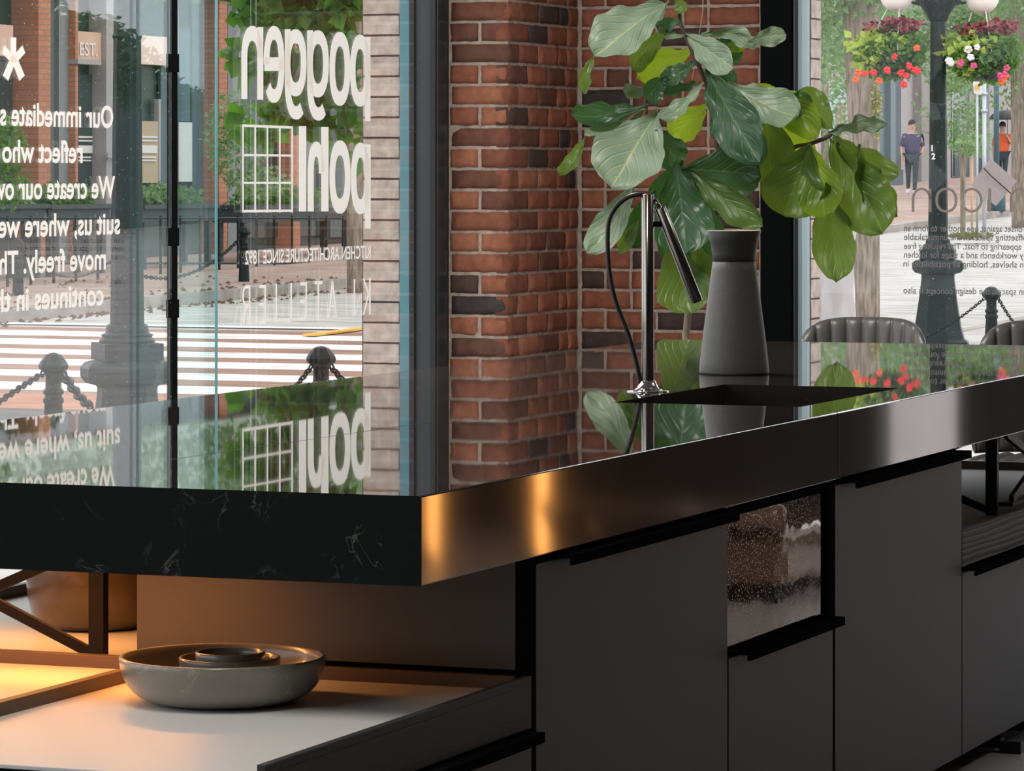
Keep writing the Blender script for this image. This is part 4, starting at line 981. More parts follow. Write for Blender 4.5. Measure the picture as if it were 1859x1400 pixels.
# globes and baskets of the right lamp
for px, dy_, py in ((1628, -.15, 21), (1783, .15, 25)):
    p = PD(px, py, 37+dy_*0)-Vector((pr.x, pr.y, gz(pr.x)));
    q = Matrix.Rotation(-.2, 3, 'Z') @ p; zc = q.z+.165
    m = M(); m.tube(smooth([(0, 0, 3.36), (q.x*.5, q.y*.5, 3.30), (q.x*.95, q.y*.95, 3.34), (q.x, q.y, zc-.15)], 5), .014, 8); m.obj('arm', iron, lr)
    m = M(); m.ball((q.x, q.y, zc), .165, 28); m.obj('globe', globe_m, lr)
    m = M(); m.tube([(0, 0, 3.9), (q.x*1.1, q.y*1.1, 3.9)], .012, 6); m.obj('arm', iron, lr)
V = M(); 
vs, fs = text2d('12')
o_ = pr
def num(ch, py):
    vs, fs = text2d(ch, .02); h = .055/CAP; x0 = min(v.x for v in vs); p = PD(1691, py, 36.86)
    mm = M(tuple(p)); mm.add([(p.x, p.y-v.x*h-(-x0)*h, p.z+v.y*h) for v in vs], fs)
    me = mm.mesh('numeral'); me.materials.append(mat('white_number', (.85, .85, .82), .6)); ob = bpy.data.objects.new('numeral', me); link(ob)
    ob.parent = lr; W0 = Vector((pr.x, pr.y, gz(pr.x))); q = Matrix.Rotation(-.2, 3, 'Z') @ (Vector(p)-W0); ob.location = q; ob.rotation_euler = (0, 0, -.2)
num('1', 278-4); num('2', 289)

def bollard(s, v, label):
    c = thing('bollard', label, 'bollard', s, v, gz(s), .3, 'cast iron bollards with chains')
    m = M(); m.lathe([(.11, 0), (.11, .05), (.085, .08), (.078, .12), (.062, .5), (.052, .66), (.06, .67), (.062, .685), (.052, .70), (.05, .715), (.06, .72), (.06, .74), (.048, .75), (.046, .82), (.052, .83), (.062, .845)], seg=16); m.obj('post', iron, c)
    m = M(); m.lathe([(.060, .846), (.085, .865), (.088, .885), (.078, .905), (.045, .945), (.02, .955), (1e-5, .958)], seg=8, smooth=False); m.obj('cap', iron, c)
    for sg in (-1, 1):
        m = M(); pts = [(sg*(.062+.02*math.cos(a)), 0, .79+.024*math.sin(a)) for a in [k*math.pi/6 for k in range(12)]]; m.tube(pts, .006, 6, closed=True); m.obj('chain_ring', iron, c)
    return c
def chain(a, b, sag, label, n=None):
    a, b = Vector(a), Vector(b); L = (b-a).length; n = n or int(L/.052); n = min(n, 60)
    ctr = (a+b)/2; m = M(tuple(ctr)); pts = []
    for i in range(n+1):
        t = i/n; p = a.lerp(b, t); p.z -= sag*4*t*(1-t); pts.append(p)
    for i in range(n):
        p, q = pts[i], pts[i+1]; d = (q-p); l = d.length; d.normalize(); sd = d.cross(Vector((0, 0, 1))).normalized(); up = sd.cross(d).normalized()
        e = sd if i % 2 else up; c = (p+q)/2; rr = []
        for k in range(10):
            an = 2*math.pi*k/10; rr.append(c+d*(math.cos(an)*l*.68)+e*(math.sin(an)*l*.34))
        m.tube(rr, l*.12, 5, closed=True)
    o = m.obj('chain', iron); tag(o, label, 'chain', 'chains hung between the bollards'); return o
def at_h(px, py, Y): return PD(px, py, Y)
B1 = PD(97, 640, 22.3); B2 = PD(583, 628, 22.6); B3 = PD(1800, 520, 35.5); B4 = PD(443, 411, 50.5); B5 = PD(33, 433, 46.5)
for B, lb in ((B1, 'iron bollard at the far left, in front of the striped crossing'), (B2, 'iron bollard seen above the worktop below the K and T of the window lettering'),
              (B3, 'iron bollard right of the flower-basket lamp'), (B4, 'small distant bollard across the street, below the logo grid'), (B5, 'small distant bollard across the street, at the left edge')):
    k = bollard(B.x, B.y, lb); k.location.z = B.z-.958
def ringp(B, sg): return Vector((B.x, B.y, B.z-.958+.78))+Vector((math.cos(.3)*sg*.075, math.sin(.3)*sg*.075, 0))
def on_row(B, px_, py_, Y): return PD(px_, py_, Y)
chain(PD(80, 677, 22.3), PD(-70, 780, 21.0), -.01, 'chain running down left from the bollard at the far left', 26)
chain(PD(114, 677, 22.3), PD(166, 740, 21.6), .02, 'chain from the far left bollard to the lamp base', 9)
chain(PD(566, 664, 22.6), PD(500, 735, 22.0), .02, 'chain going left from the bollard above the worktop', 14)
chain(PD(600, 664, 22.6), PD(660, 720, 23.2), .02, 'chain going right from the bollard above the worktop', 12)
chain(PD(1788, 541, 35.5), PD(1660, 622, 36.5), .04, 'chain between the flower-basket lamp and its bollard', 34)
chain(PD(1812, 541, 35.5), PD(1880, 620, 34.5), .06, 'chain falling right of the bollard by the far window text', 26)
chain(PD(437, 432, 50.5), PD(200, 475, 47.5), .35, 'distant chain left of the small bollard below the logo grid', 55)
chain(PD(200, 475, 47.5), PD(38, 455, 46.5), .25, 'distant chain right of the small bollard at the left edge', 40)

# ---- leaf clouds
def cloud(name, blobs, n, size, m, parent=None, off=(0, 0, 0), asp=.55, kite=True):
    mm = M(off); tot = sum(b[3]*b[4]*b[5] for b in blobs)
    for (cx, cy, cz, rx, ry, rz) in blobs:
        k = int(n*rx*ry*rz/tot)
        for _ in range(k):
            while True:
                p = Vector((random.uniform(-1, 1), random.uniform(-1, 1), random.uniform(-1, 1)))
                if .25 < p.length <= 1: break
            c = Vector((cx+p.x*rx, cy+p.y*ry, cz+p.z*rz)); s = size*random.uniform(.6, 1.3)
            d = Vector((random.uniform(-1, 1), random.uniform(-1, 1), random.uniform(-1, .4))).normalized()
            e = d.cross(Vector((random.uniform(-1, 1), random.uniform(-1, 1), random.uniform(-1, 1)))).normalized()
            f = d.cross(e)*.18*s
            mm.add([c, c+d*s*.45+e*s*asp*.5+f, c+d*s, c+d*s*.45-e*s*asp*.5+f], [(0, 1, 2), (0, 2, 3)], True)
    return mm.obj(name, m, parent)
def folm(name, c, c2, tr, fac=.35):
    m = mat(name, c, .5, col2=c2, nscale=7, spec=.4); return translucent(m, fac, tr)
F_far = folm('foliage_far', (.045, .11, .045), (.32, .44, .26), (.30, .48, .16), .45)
F_mid = folm('foliage_mid', (.05, .13, .035), (.12, .24, .06), (.20, .42, .05))
F_near = folm('foliage_maple', (.035, .11, .03), (.08, .20, .035), (.20, .45, .04), .4)
F_lime = folm('foliage_lime', (.30, .42, .06), (.42, .52, .10), (.5, .62, .08))
bark_t = mat('tree_bark', (.34, .28, .22), .9, col2=(.15, .12, .09), nscale=5, stretch=(6, 6, .8), bump=1.0, bscale=9, bstretch=(3, 3, .6), bdist=.03)
def P_(px, py, Y): p = PD(px, py, Y); return (p.x, p.y, p.z)
def blob(px, py, Y, rpx, rpy, dep=1.0): p = PD(px, py, Y); return (p.x, p.y, p.z, rpx*Y/FPX, dep, rpy*Y/FPX)
def tree(name, label, trunk, rad, blobs, n, size, mt, cat='tree', group=None, bk=None, asp=.55):
    base = Vector(trunk[0]); g = gz(base.x); c = thing(name, label, cat, base.x, base.y, g, group=group); off = (base.x, base.y, g)
    m = M(off); m.tube(smooth(trunk, 4), rad, 14) if not isinstance(rad, (list, tuple)) else m.tube(smooth(trunk, 4), [rad[0]+(rad[1]-rad[0])*i/(4*(len(trunk)-1)) for i in range(4*(len(trunk)-1)+1)], 14)
    m.obj('trunk', bk or bark_t, c)
    cloud('foliage', blobs, n, size, mt, c, off, asp)
    return c
def trunkpts(px, Y, pytop, bend=0, n=4):
    p = PD(px, 500, Y); z0 = gz(p.x)-.02; q = PD(px+bend, pytop, Y)
    return [(p.x+(q.x-p.x)*i/n, p.y+(q.y-p.y)*i/n, z0+(q.z-z0)*i/n) for i in range(n+1)]
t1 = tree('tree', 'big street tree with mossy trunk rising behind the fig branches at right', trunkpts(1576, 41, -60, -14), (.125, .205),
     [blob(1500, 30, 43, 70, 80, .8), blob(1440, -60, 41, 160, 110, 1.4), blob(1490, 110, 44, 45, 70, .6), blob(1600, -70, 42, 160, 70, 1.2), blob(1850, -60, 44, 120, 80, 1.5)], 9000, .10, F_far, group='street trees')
mp = PD(1586, 160, 33.9); m = M((0, 0, gz(mp.x)))
cloud('moss', [blob(1592, 200, 40.8, 8, 55, .05), blob(1590, 330, 40.8, 6, 40, .05)], 500, .035, folm('moss', (.30, .30, .07), (.40, .38, .10), (.3, .3, .1), .1), t1, tuple(t1['org']), .9)
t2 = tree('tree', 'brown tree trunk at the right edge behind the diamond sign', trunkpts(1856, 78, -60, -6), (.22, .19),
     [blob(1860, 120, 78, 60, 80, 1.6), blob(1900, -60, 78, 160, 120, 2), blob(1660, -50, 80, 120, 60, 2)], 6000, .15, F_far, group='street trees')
t3 = tree('tree', 'slender street tree with ivy-like foliage between the lamp and the sign poles', trunkpts(1748, 72, 260), .05,
     [blob(1752, 230, 72, 36, 55, .5), blob(1735, 150, 72, 24, 40, .4), blob(1765, 262, 70, 32, 22, .4), blob(1745, 120, 74, 60, 50, .8)], 3800, .085, F_far, group='street trees')
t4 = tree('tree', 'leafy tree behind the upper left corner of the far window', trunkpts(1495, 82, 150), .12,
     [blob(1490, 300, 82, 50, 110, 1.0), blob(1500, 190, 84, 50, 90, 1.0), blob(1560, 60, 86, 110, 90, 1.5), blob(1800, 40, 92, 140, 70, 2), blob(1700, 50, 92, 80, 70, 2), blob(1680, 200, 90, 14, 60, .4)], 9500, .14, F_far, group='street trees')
t5 = tree('maple_tree', 'maple tree whose trunk stands behind the right end of the window logo', trunkpts(648, 50, -80, -4), (.13, .11),
     [blob(600, -60, 50, 160, 90, 2), blob(330, -110, 50, 220, 110, 2), blob(60, -140, 50, 200, 80, 2)], 3600, .16, F_far, group='street trees')
t6 = thing('maple_branch', 'maple leaves hanging outside behind the upper logo word', 'foliage', *PD(560, 20, 22.5)); off6 = tuple(t6['org'])
cloud('foliage', [blob(560, 10, 22.5, 105, 50, .5), blob(520, 90, 22.8, 60, 60, .4), blob(600, 130, 22.8, 60, 70, .4), blob(628, 240, 22.8, 30, 50, .3), blob(500, 215, 23, 50, 45, .3), blob(560, 180, 23, 60, 50, .3), blob(600, -60, 22.5, 160, 60, .8)], 1500, .13, F_near, t6, off6, .8)
m = M(off6); m.tube(smooth([P_(690, -120, 22.8), P_(600, -10, 22.6), P_(560, 80, 22.6), P_(520, 190, 22.8)], 5), .012, 8); m.tube([P_(600, -10, 22.6), P_(632, 240, 22.8)], .008, 6); m.obj('branch', bark_t, t6)

# ---- building across the street (left), and the grey building beyond (right)
bz = 25.0
def Bx(px): return SV(px, bz)
def Bz(py, s): return ZZ(py, s, bz)
brickp = None
def brick_tex(name, c1, c2, mo, sc_=1.0):
    m = mat(name, c1, .9); n = m.node_tree; b = n.nodes['Principled BSDF']; t = n.nodes.new('ShaderNodeTexCoord'); mp = n.nodes.new('ShaderNodeMapping')
    mp.inputs['Rotation'].default_value = (math.pi/2, 0, 0); br = n.nodes.new('ShaderNodeTexBrick'); br.inputs['Scale'].default_value = sc_
    br.inputs['Color1'].default_value = (*c1, 1); br.inputs['Color2'].default_value = (*c2, 1); br.inputs['Mortar'].default_value = (*mo, 1)
    br.inputs['Brick Width'].default_value = .22; br.inputs['Row Height'].default_value = .08; br.inputs['Mortar Size'].default_value = .008
    n.links.new(t.outputs['Object'], mp.inputs[0]); n.links.new(mp.outputs[0], br.inputs['Vector']); n.links.new(br.outputs[0], b.inputs['Base Color']); return m
f_brick = brick_tex('facade_brick', (.42, .17, .10), (.50, .22, .13), (.30, .16, .12)); f_brick_d = brick_tex('facade_brick_shaded', (.20, .12, .08), (.26, .15, .10), (.14, .09, .07))
f_grey = mat('facade_grey', (.22, .24, .24), .8); f_grey_d = mat('facade_grey_dark', (.11, .13, .13), .8)
f_green = mat('storefront_green', (.018, .045, .040), .4); f_peach = mat('sign_peach', (.62, .40, .30), .7); f_white = mat('sign_white', (.70, .68, .65), .7)
f_glass = mat('shop_glass', (.03, .055, .055), .08, spec=.8); f_blue = mat('storefront_blue', (.05, .10, .13), .4); f_kraft = mat('poster_kraft', (.45, .36, .24), .8)
f_lgrey = mat('facade_column', (.36, .33, .33), .8)
bl_ = thing('shop_building', 'brick and grey shop building with dark green storefronts across the street', 'building', Bx(200), bz, 0); offb = tuple(bl_['org'])
def fac(px0, px1, py0, py1, m, nm, d0=0.0, th=.15, parent=None, bldg=None, off=None, vb=bz):
    vf = vb-d0-th; s0, s1 = SV(px0, vf), SV(px1, vf); sm = (s0+s1)/2; mm = M(off or offb)
    mm.box((s0, vf, ZZ(py1, sm, vf)), (s1, vb-d0, ZZ(py0, sm, vf))); return mm.obj(nm, m, parent or bldg or bl_)
m = M(offb); m.box((Bx(-700), bz, -.6), (Bx(740), bz+.6, 4.35)); m.obj('wall', f_green, bl_)
m = M(offb); m.box((Bx(-700), bz-.5, 4.35), (Bx(740), bz+.6, 14)); m.obj('upper_wall', mat('upper_wall', (.42, .47, .41), .8, col2=(.22, .30, .20), nscale=.6, stretch=(1.6, 1, .3)), bl_)
G = 520
fac(-60, 24, 43, 100, f_peach, 'sign_board', .12); fac(-60, 22, 112, 420, f_glass, 'shop_window', .02, .05)
fac(52, 70, -320, G, f_brick_d, 'pilaster', .0, .25); fac(70, 92, -320, G, f_brick, 'pilaster', .0, .45)  # the column's shaded side is painted as a darker brick
fac(92, 107, -320, G, f_grey_d, 'pilaster', .0, .12); fac(107, 137, -320, G, f_grey, 'pilaster', .0, .18); fac(137, 142, -320, G, f_brick, 'pilaster', .0, .3)
sg = fac(141.5, 184, 58, 108, f_peach, 'sign_board', .1, .12); fac(141.5, 184, 108, 117, f_lgrey, 'ledge', .1, .25)
fac(143, 182, 135, 335, f_glass, 'shop_window', .02, .04); fac(183.5, 187, 117, 340, f_green, 'door_frame', .0, .14)
fac(193, 206, -200, G, f_lgrey, 'column', .0, .30); fac(206, 254, -200, G, f_green, 'door', .0, .06)
hb = fac(196, 250, 280.5, 287, f_lgrey, 'pull_bar', .35, .04)
for px in (198, 247): fac(px-2, px+2, 277, 291, f_lgrey, 'bracket', .32, .05, hb)
po = fac(256, 288, 220, 332, f_kraft, 'poster', .1, .02); fac(288, 292, 180, 340, f_lgrey, 'door_frame', .05, .08); fac(292, 317, 100, 380, f_blue, 'door', .02, .05)
fac(325, 349, 222, 330, f_white, 'poster', .05, .02); fac(320, 345, 50, 220, f_blue, 'shop_window', .02, .04); fac(349, 372, 0, 380, f_blue, 'shop_window', .02, .04)
fac(398, 413, -320, G, f_brick, 'pilaster', .0, .35); fac(372, 398, -100, 420, f_glass, 'shop_window', .02, .04); fac(414, 436, -320, G, f_grey, 'pilaster', .0, .2)
fac(436, 600, 60, 430, f_glass, 'shop_window', .02, .04); fac(528, 545, -320, G, f_brick, 'pilaster', .0, .3); fac(600, 660, -100, 430, f_grey_d, 'pilaster', .0, .2)
fac(245, 320, 66, 118, mat('sign_pale', (.72, .56, .48), .7), 'sign_board', .15, .1)
def fac_text(body, px0, px1, base, caph, m, nm, par, lift=.24, bold=.01):
    vs, fs = text2d(body, bold); x0 = min(v.x for v in vs); x1 = max(v.x for v in vs); v_ = bz-lift; sa, sb = SV(px0, v_), SV(px1, v_); zb = ZZ(base, sa, v_); h = caph/FPX*W(sa, v_).y/CAP
    mm = M(offb); mm.add([(sa+(sb-sa)*(v.x-x0)/(x1-x0), v_, zb+v.y*h) for v in vs], fs); o = mm.obj(nm, m, par)
    return o
fac_text('EST.', 145, 177, 100, 23, f_white, 'lettering', bl_, .235)
for px0, px1 in ((143, 168), (258, 286)):                       # tiny illegible lines of shop-window print
    for y0, y1 in ((247, 250.5), (254, 257), (264, 278), (284, 287), (290, 293)): fac(px0, px1-(2 if y0 > 280 else 0), y0, y1, f_white, 'print_line', .13 if px0 > 200 else .08, .01)
# railings, planters with bushes
pln = mat('planter_dark', (.035, .05, .055), .6)
for k, (x0, x1) in enumerate(((-40, 84), (88, 200), (258, 392), (440, 640))):
    v_ = 22.6; s0, s1 = SV(x0, v_), SV(x1, v_); z1 = ZZ(371, (s0+s1)/2, v_); g = gz(s0)+.13
    lb = ['dark planter of shrubs behind the railing at the left edge', 'dark planter with green shrubs under the EST. sign', 'dark planter with shrubs left of the logo grid', 'dark planter with bright shrubs behind the logo grid'][k]
    c = thing('planter_box', lb, 'planter', (s0+s1)/2, v_, g, group='planters behind the railing'); off = ((s0+s1)/2, v_, g)
    zl = ZZ(402, (s0+s1)/2, v_); m = M(off); m.box((s0, v_, zl), (s1, v_+.5, z1-.06)); m.box((s0-.02, v_-.06, z1-.06), (s1+.02, v_+.56, z1)); m.obj('box', pln, c)
    for a_ in (s0+.1, s1-.2):
        for b_ in (v_+.02, v_+.4): m = M(off); m.box((a_, b_, g-.05), (a_+.08, b_+.08, zl)); m.obj('leg', pln, c)
    cloud('foliage', [((s0+s1)/2, v_+.25, z1+.10, (s1-s0)/2, .25, .20)], 900, .11, F_mid if k % 2 else F_far, c, off)
rail = thing('railing', 'black iron railing along the far pavement behind the window writing', 'railing', SV(300, 21.6), 21.6, gz(44)+.13); offr = tuple(rail['org'])
s = SV(-30, 21.6); k = 0; m = M(offr)
while s < SV(640, 21.6):
    g = gz(s)+.13; zt = ZZ(392, s, 21.6); m.box((s-.014, 21.586, g), (s+.014, 21.614, zt)); s += .62; k += 1
m.obj('baluster_row', iron, rail)
for py in (396, 478):
    m = M(offr); n_ = 20; ss = [SV(-30, 21.6)+(SV(640, 21.6)-SV(-30, 21.6))*i/n_ for i in range(n_+1)]
    m.tube([(x, 21.6, ZZ(py, x, 21.6)) for x in ss], .018, 6); m.obj('rail', iron, rail)
bush = thing('climbing_shrub', 'pale loose shrub climbing beside the brick pilaster left of the logo', 'shrub', *PD(425, 440, 47)); offc = tuple(bush['org'])
cloud('foliage', [blob(425, 250, 47, 40, 90, .4), blob(60, 340, 46, 0.1, 1, .1), blob(470, 330, 47, 60, 30, .4)], 1500, .07, F_far, bush, offc)
bush['org'] = 0; bush.location.z = gz(40)+.13
for ch in bpy.data.objects:
    if ch.parent == bush: ch.location.z = offc[2]-(gz(40)+.13)
sh2 = thing('shrub', 'dark green shrub at the left edge beside the words reflect who', 'shrub', *PD(12, 400, 46)); offd = tuple(sh2['org'])
cloud('foliage', [blob(8, 265, 46, 26, 60, .3), blob(20, 340, 46, 16, 40, .3)], 700, .08, F_mid, sh2, offd)

# grey building, right
bg_ = thing('grey_building', 'pale grey building with dark blue pilasters across the street at right', 'building', SV(1700, 26), 26, 0); offg = tuple(bg_['org'])
g_wall = mat('render_mauve', (.36, .33, .335), .85); g_wall2 = mat('render_brown', (.27, .245, .235), .85); g_pil = mat('pilaster_blue', (.12, .17, .19), .6); g_pil_d = mat('pilaster_dark', (.035, .06, .075), .6)
m = M(offg); m.box((SV(1380, 26), 26, 0), (SV(1990, 26), 27, 16)); m.obj('wall', g_wall, bg_)
def fg(px0, px1, py0, py1, m, nm, d0=0., th=.2): return fac(px0, px1, py0, py1, m, nm, d0, th, None, bg_, offg, 26)
fg(1590, 1613, -400, 336, g_pil, 'pilaster', 0, .3); fg(1613, 1617, -400, 336, g_pil_d, 'pilaster', 0, .32); fg(1617, 1626, -400, 310, g_pil, 'pilaster', 0, .45); fg(1626, 1636, -400, 310, g_pil_d, 'pilaster', 0, .35)
fg(1613, 1640, 308, 336, g_pil_d, 'pilaster_base', 0, .6); fg(1673, 1692, -400, 345, g_wall2, 'pilaster', 0, .25)
fg(1733, 1742, 200, 320, g_pil_d, 'window', 0, .05); fg(1728, 1760, 150, 322, mat('shop_dark', (.03, .04, .045), .2), 'window', 0, .03); fg(1790, 1796, -400, 330, g_pil, 'pilaster', 0, .3)
fg(1500, 1560, 150, 330, mat('shopfront_pale', (.30, .42, .44), .4), 'window', 0, .05); fg(1520, 1536, 190, 330, mat('red_door', (.45, .25, .22), .6), 'door', 0, .08)
fg(1590, 1800, 336, 343, mat('step', (.42, .38, .35), .9), 'step', .2, .6)

# sign poles, diamond sign, stake
galv = mat('galvanised', (.52, .54, .58), .45, .3)
def pole(px, py0, Y, r, label, nm='sign_post'):
    p = PD(px, 350, Y); g = gz(p.x)+.12; q = PD(px, py0, Y); c = thing(nm, label, 'sign post', p.x, p.y, g); off = (p.x, p.y, g)
    m = M(off); m.tube([(p.x, p.y, g), (p.x, p.y, q.z)], r, 12); m.obj('post', galv, c); return c, off
c, off = pole(1787, 152, 68, .035, 'galvanised post carrying the diamond sign board')
def brd(pts, Y, th, m, nm, c, off):
    mm = M(off); P = [PD(x, y, Y) for x, y in pts]; n_ = (P[0]-CAMF); n_.z = 0; n_.normalize(); mm.prism(P, n_*th); return mm.obj(nm, m, c)
brd([(1762, 336), (1798, 287), (1846, 329), (1808, 374)], 67.8, .02, mat('sign_back', (.33, .27, .27), .6), 'sign_board', c, off)
m = M(off); m.tube([P_(1786, 305, 67.7), P_(1800, 320, 67.7), P_(1836, 352, 67.7)], .012, 6); m.obj('brace', black_metal, c)
for py in (172, 203): m = M(off); p = PD(1787, py, 68); m.lathe([(.06, 0), (.06, .04)], (p.x, p.y, p.z), 12); m.obj('clamp', galv, c)
c, off = pole(1774, 165, 69, .022, 'thin white post carrying the small parking sign')
brd([(1766, 147), (1785, 150), (1783, 172), (1768, 170)], 68.9, .01, f_white, 'sign_board', c, off)
brd([(1770, 154), (1778, 153), (1779, 161), (1771, 163)], 68.85, .01, yellow_paint, 'sign_mark', c, off)
p = PD(1764.5, 372, 70); g = gz(p.x)+.12; m = M((p.x, p.y, g)); m.tube([(p.x, p.y, g), (p.x, p.y, PD(1764, 285, 70).z)], .022, 8); o = m.obj('tree_stake', mat('stake', (.60, .38, .24), .8)); tag(o, 'pale wooden stake under the slender tree beside the sign posts', 'stake')
p = PD(1809, 300, 84); g = gz(p.x)+.12; c = thing('street_lamp', 'distant blue-green lamp post behind the diamond sign', 'street lamp', p.x, p.y, g); off = (p.x, p.y, g); blp = mat('post_teal', (.06, .14, .17), .5)
m = M(off); m.lathe([(.2, 0), (.2, .5), (.12, .6), (.07, .62)], off, 16); m.obj('base', blp, c)
m = M(off); m.lathe([(.065, .62), (.055, 4.2)], off, 14); m.obj('shaft', blp, c)

# hanging baskets
reds = mat('petal_red', (.75, .03, .035), .6); pinks = mat('petal_pink', (.65, .08, .22), .6); wine = mat('coleus', (.22, .03, .045), .6); org_ = mat('petal_orange', (.80, .12, .03), .6); whi = mat('petal_white', (.8, .75, .8), .6)
for k, (cx, cy, rx) in enumerate(((1616, 92, 66), (1786, 96, 68))):
    Y = 37.0; ctr = PD(cx, cy, Y); lb = ['hanging flower basket with red blossoms left of the lamp shaft', 'hanging flower basket with wine-red leaves right of the lamp shaft'][k]
    c = thing('flower_basket', lb, 'flower basket', *ctr, group='flower baskets on the lamp'); off = tuple(ctr)
    m = M(off); m.lathe([(.06, -.27), (.16, -.25), (.24, -.15), (.27, .0), (.26, .0), (1e-5, -.03)], off, 24); m.obj('basket', black_metal, c)
    for dx, dy in ((-.26, 0), (.1, .24), (.14, -.24)):
        top = PD(1628 if k == 0 else 1783, 15, Y); m = M(off); m.tube([(ctr.x+dy, ctr.y-dx, ctr.z), (top.x+dy*.25, top.y-dx*.3, top.z+.02)], .006, 5); m.obj('hanger', f_white, c)
    cloud('foliage', [blob(cx, cy+8, Y, rx*1.12, 38, .36), blob(cx+10, cy-15, Y, rx*.95, 30, .3), blob(cx, cy+32, Y, rx*.75, 22, .28)], 3000, .055, F_mid, c, off, .7)
    cloud('foliage', [blob(cx-22, cy-14, Y-.1, 42, 26, .30), blob(cx-40, cy+15, Y-.2, 20, 22, .12)], 260, .095, F_lime, c, off, .75)
    fl = [(reds, [(8, 10), (20, 40), (35, 28), (45, 35), (-30, 40), (-6, 35), (25, 62), (30, 45), (50, 38), (-46, 42)]) , (org_, [(-58, 40), (-62, 52), (-20, 54), (48, -5)])] if k == 0 else \
         [(pinks, [(-42, 18), (-18, 24), (42, 28), (30, 42), (40, 40)]), (org_, [(32, 52), (38, 45)]), (whi, [(-28, -6), (-12, -10), (-24, 8), (-60, 18), (-64, 14)])]
    for mt, L in fl:
        mm = M(off)
        for dx, dy in L:
            p = PD(cx+dx, cy+dy, Y-.36)
            for q in range(5): a = q*1.257+dx; e = Vector((random.uniform(-.01, .01), math.cos(a), math.sin(a)))*random.uniform(.012, .026); mm.ball((p.x+e.x, p.y+e.y, p.z+e.z), random.uniform(.014, .024), 6, random.uniform(.6, 1))
        mm.obj('blossoms', mt, c)
    cloud('dark_leaves', [blob(cx+(-10 if k == 0 else -15), cy-42, Y, 42, 14, .2), blob(cx+25, cy-48, Y-.1, 40, 14, .2)], 340, .065, wine, c, off, .7)

# pale draped cover
c0 = PD(1505, 560, 24); g = gz(c0.x)+.02
m = M((c0.x, c0.y, g)); N = 48; K = 40; vs, fs = [], []
for j in range(K+1):
    for i in range(N):
        a = 2*math.pi*i/N; t = j/K; h = (ZZ(385, c0.x, c0.y)-g); r = .17+.02*math.sin(a*3)-.05*t**2
        q = noise.noise(Vector((math.cos(a)*2.0, math.sin(a)*2.0, t*7)))*.055+noise.noise(Vector((math.cos(a)*3, math.sin(a)*3, t*16+5)))*.014
        top = 1 if t < .93 else math.sqrt(max(0, 1-((t-.93)/.07)**2))
        vs.append((c0.x+(r+q)*top*math.cos(a), c0.y+(r+q)*top*.95*math.sin(a), g+h*t))
for j in range(K):
    for i in range(N): fs.append((j*N+i, j*N+(i+1) % N, (j+1)*N+(i+1) % N, (j+1)*N+i))
m.add(vs, fs, True); o = m.obj('fabric_cover', mat('white_fabric', (.46, .43, .42), .8)); tag(o, 'white wrinkled fabric cover standing outside left of the mossy tree trunk', 'cover')

# ---- people
def skin_obj(name, joints, edges, m, parent, sub=2):
    me = bpy.data.meshes.new(name); me.from_pydata([j[0] for j in joints], edges, []); me.materials.append(m)
    o = bpy.data.objects.new(name, me); link(o); o.parent = parent
    sk_ = o.modifiers.new('skin', 'SKIN'); sk_.use_smooth_shade = True
    if not me.skin_vertices: 
        me.attributes
    lay = me.skin_vertices[0].data if me.skin_vertices else None
    if lay is None: return o
    for i, j in enumerate(joints):
        r = j[1]; lay[i].radius = r if isinstance(r, tuple) else (r, r)
    lay[0].use_root = True
    sb = o.modifiers.new('sub', 'SUBSURF'); sb.levels = sub; sb.render_levels = sub
    return o
def add_skin_layer(me):
    pass
skin_m = mat('skin', (.55, .33, .25), .6); tee = mat('tshirt_navy', (.06, .06, .12), .85); jean = mat('trousers_black', (.035, .05, .06), .85); hair_m = mat('hair', (.02, .018, .02), .7); shoe_m = mat('shoes', (.60, .60, .62), .6)
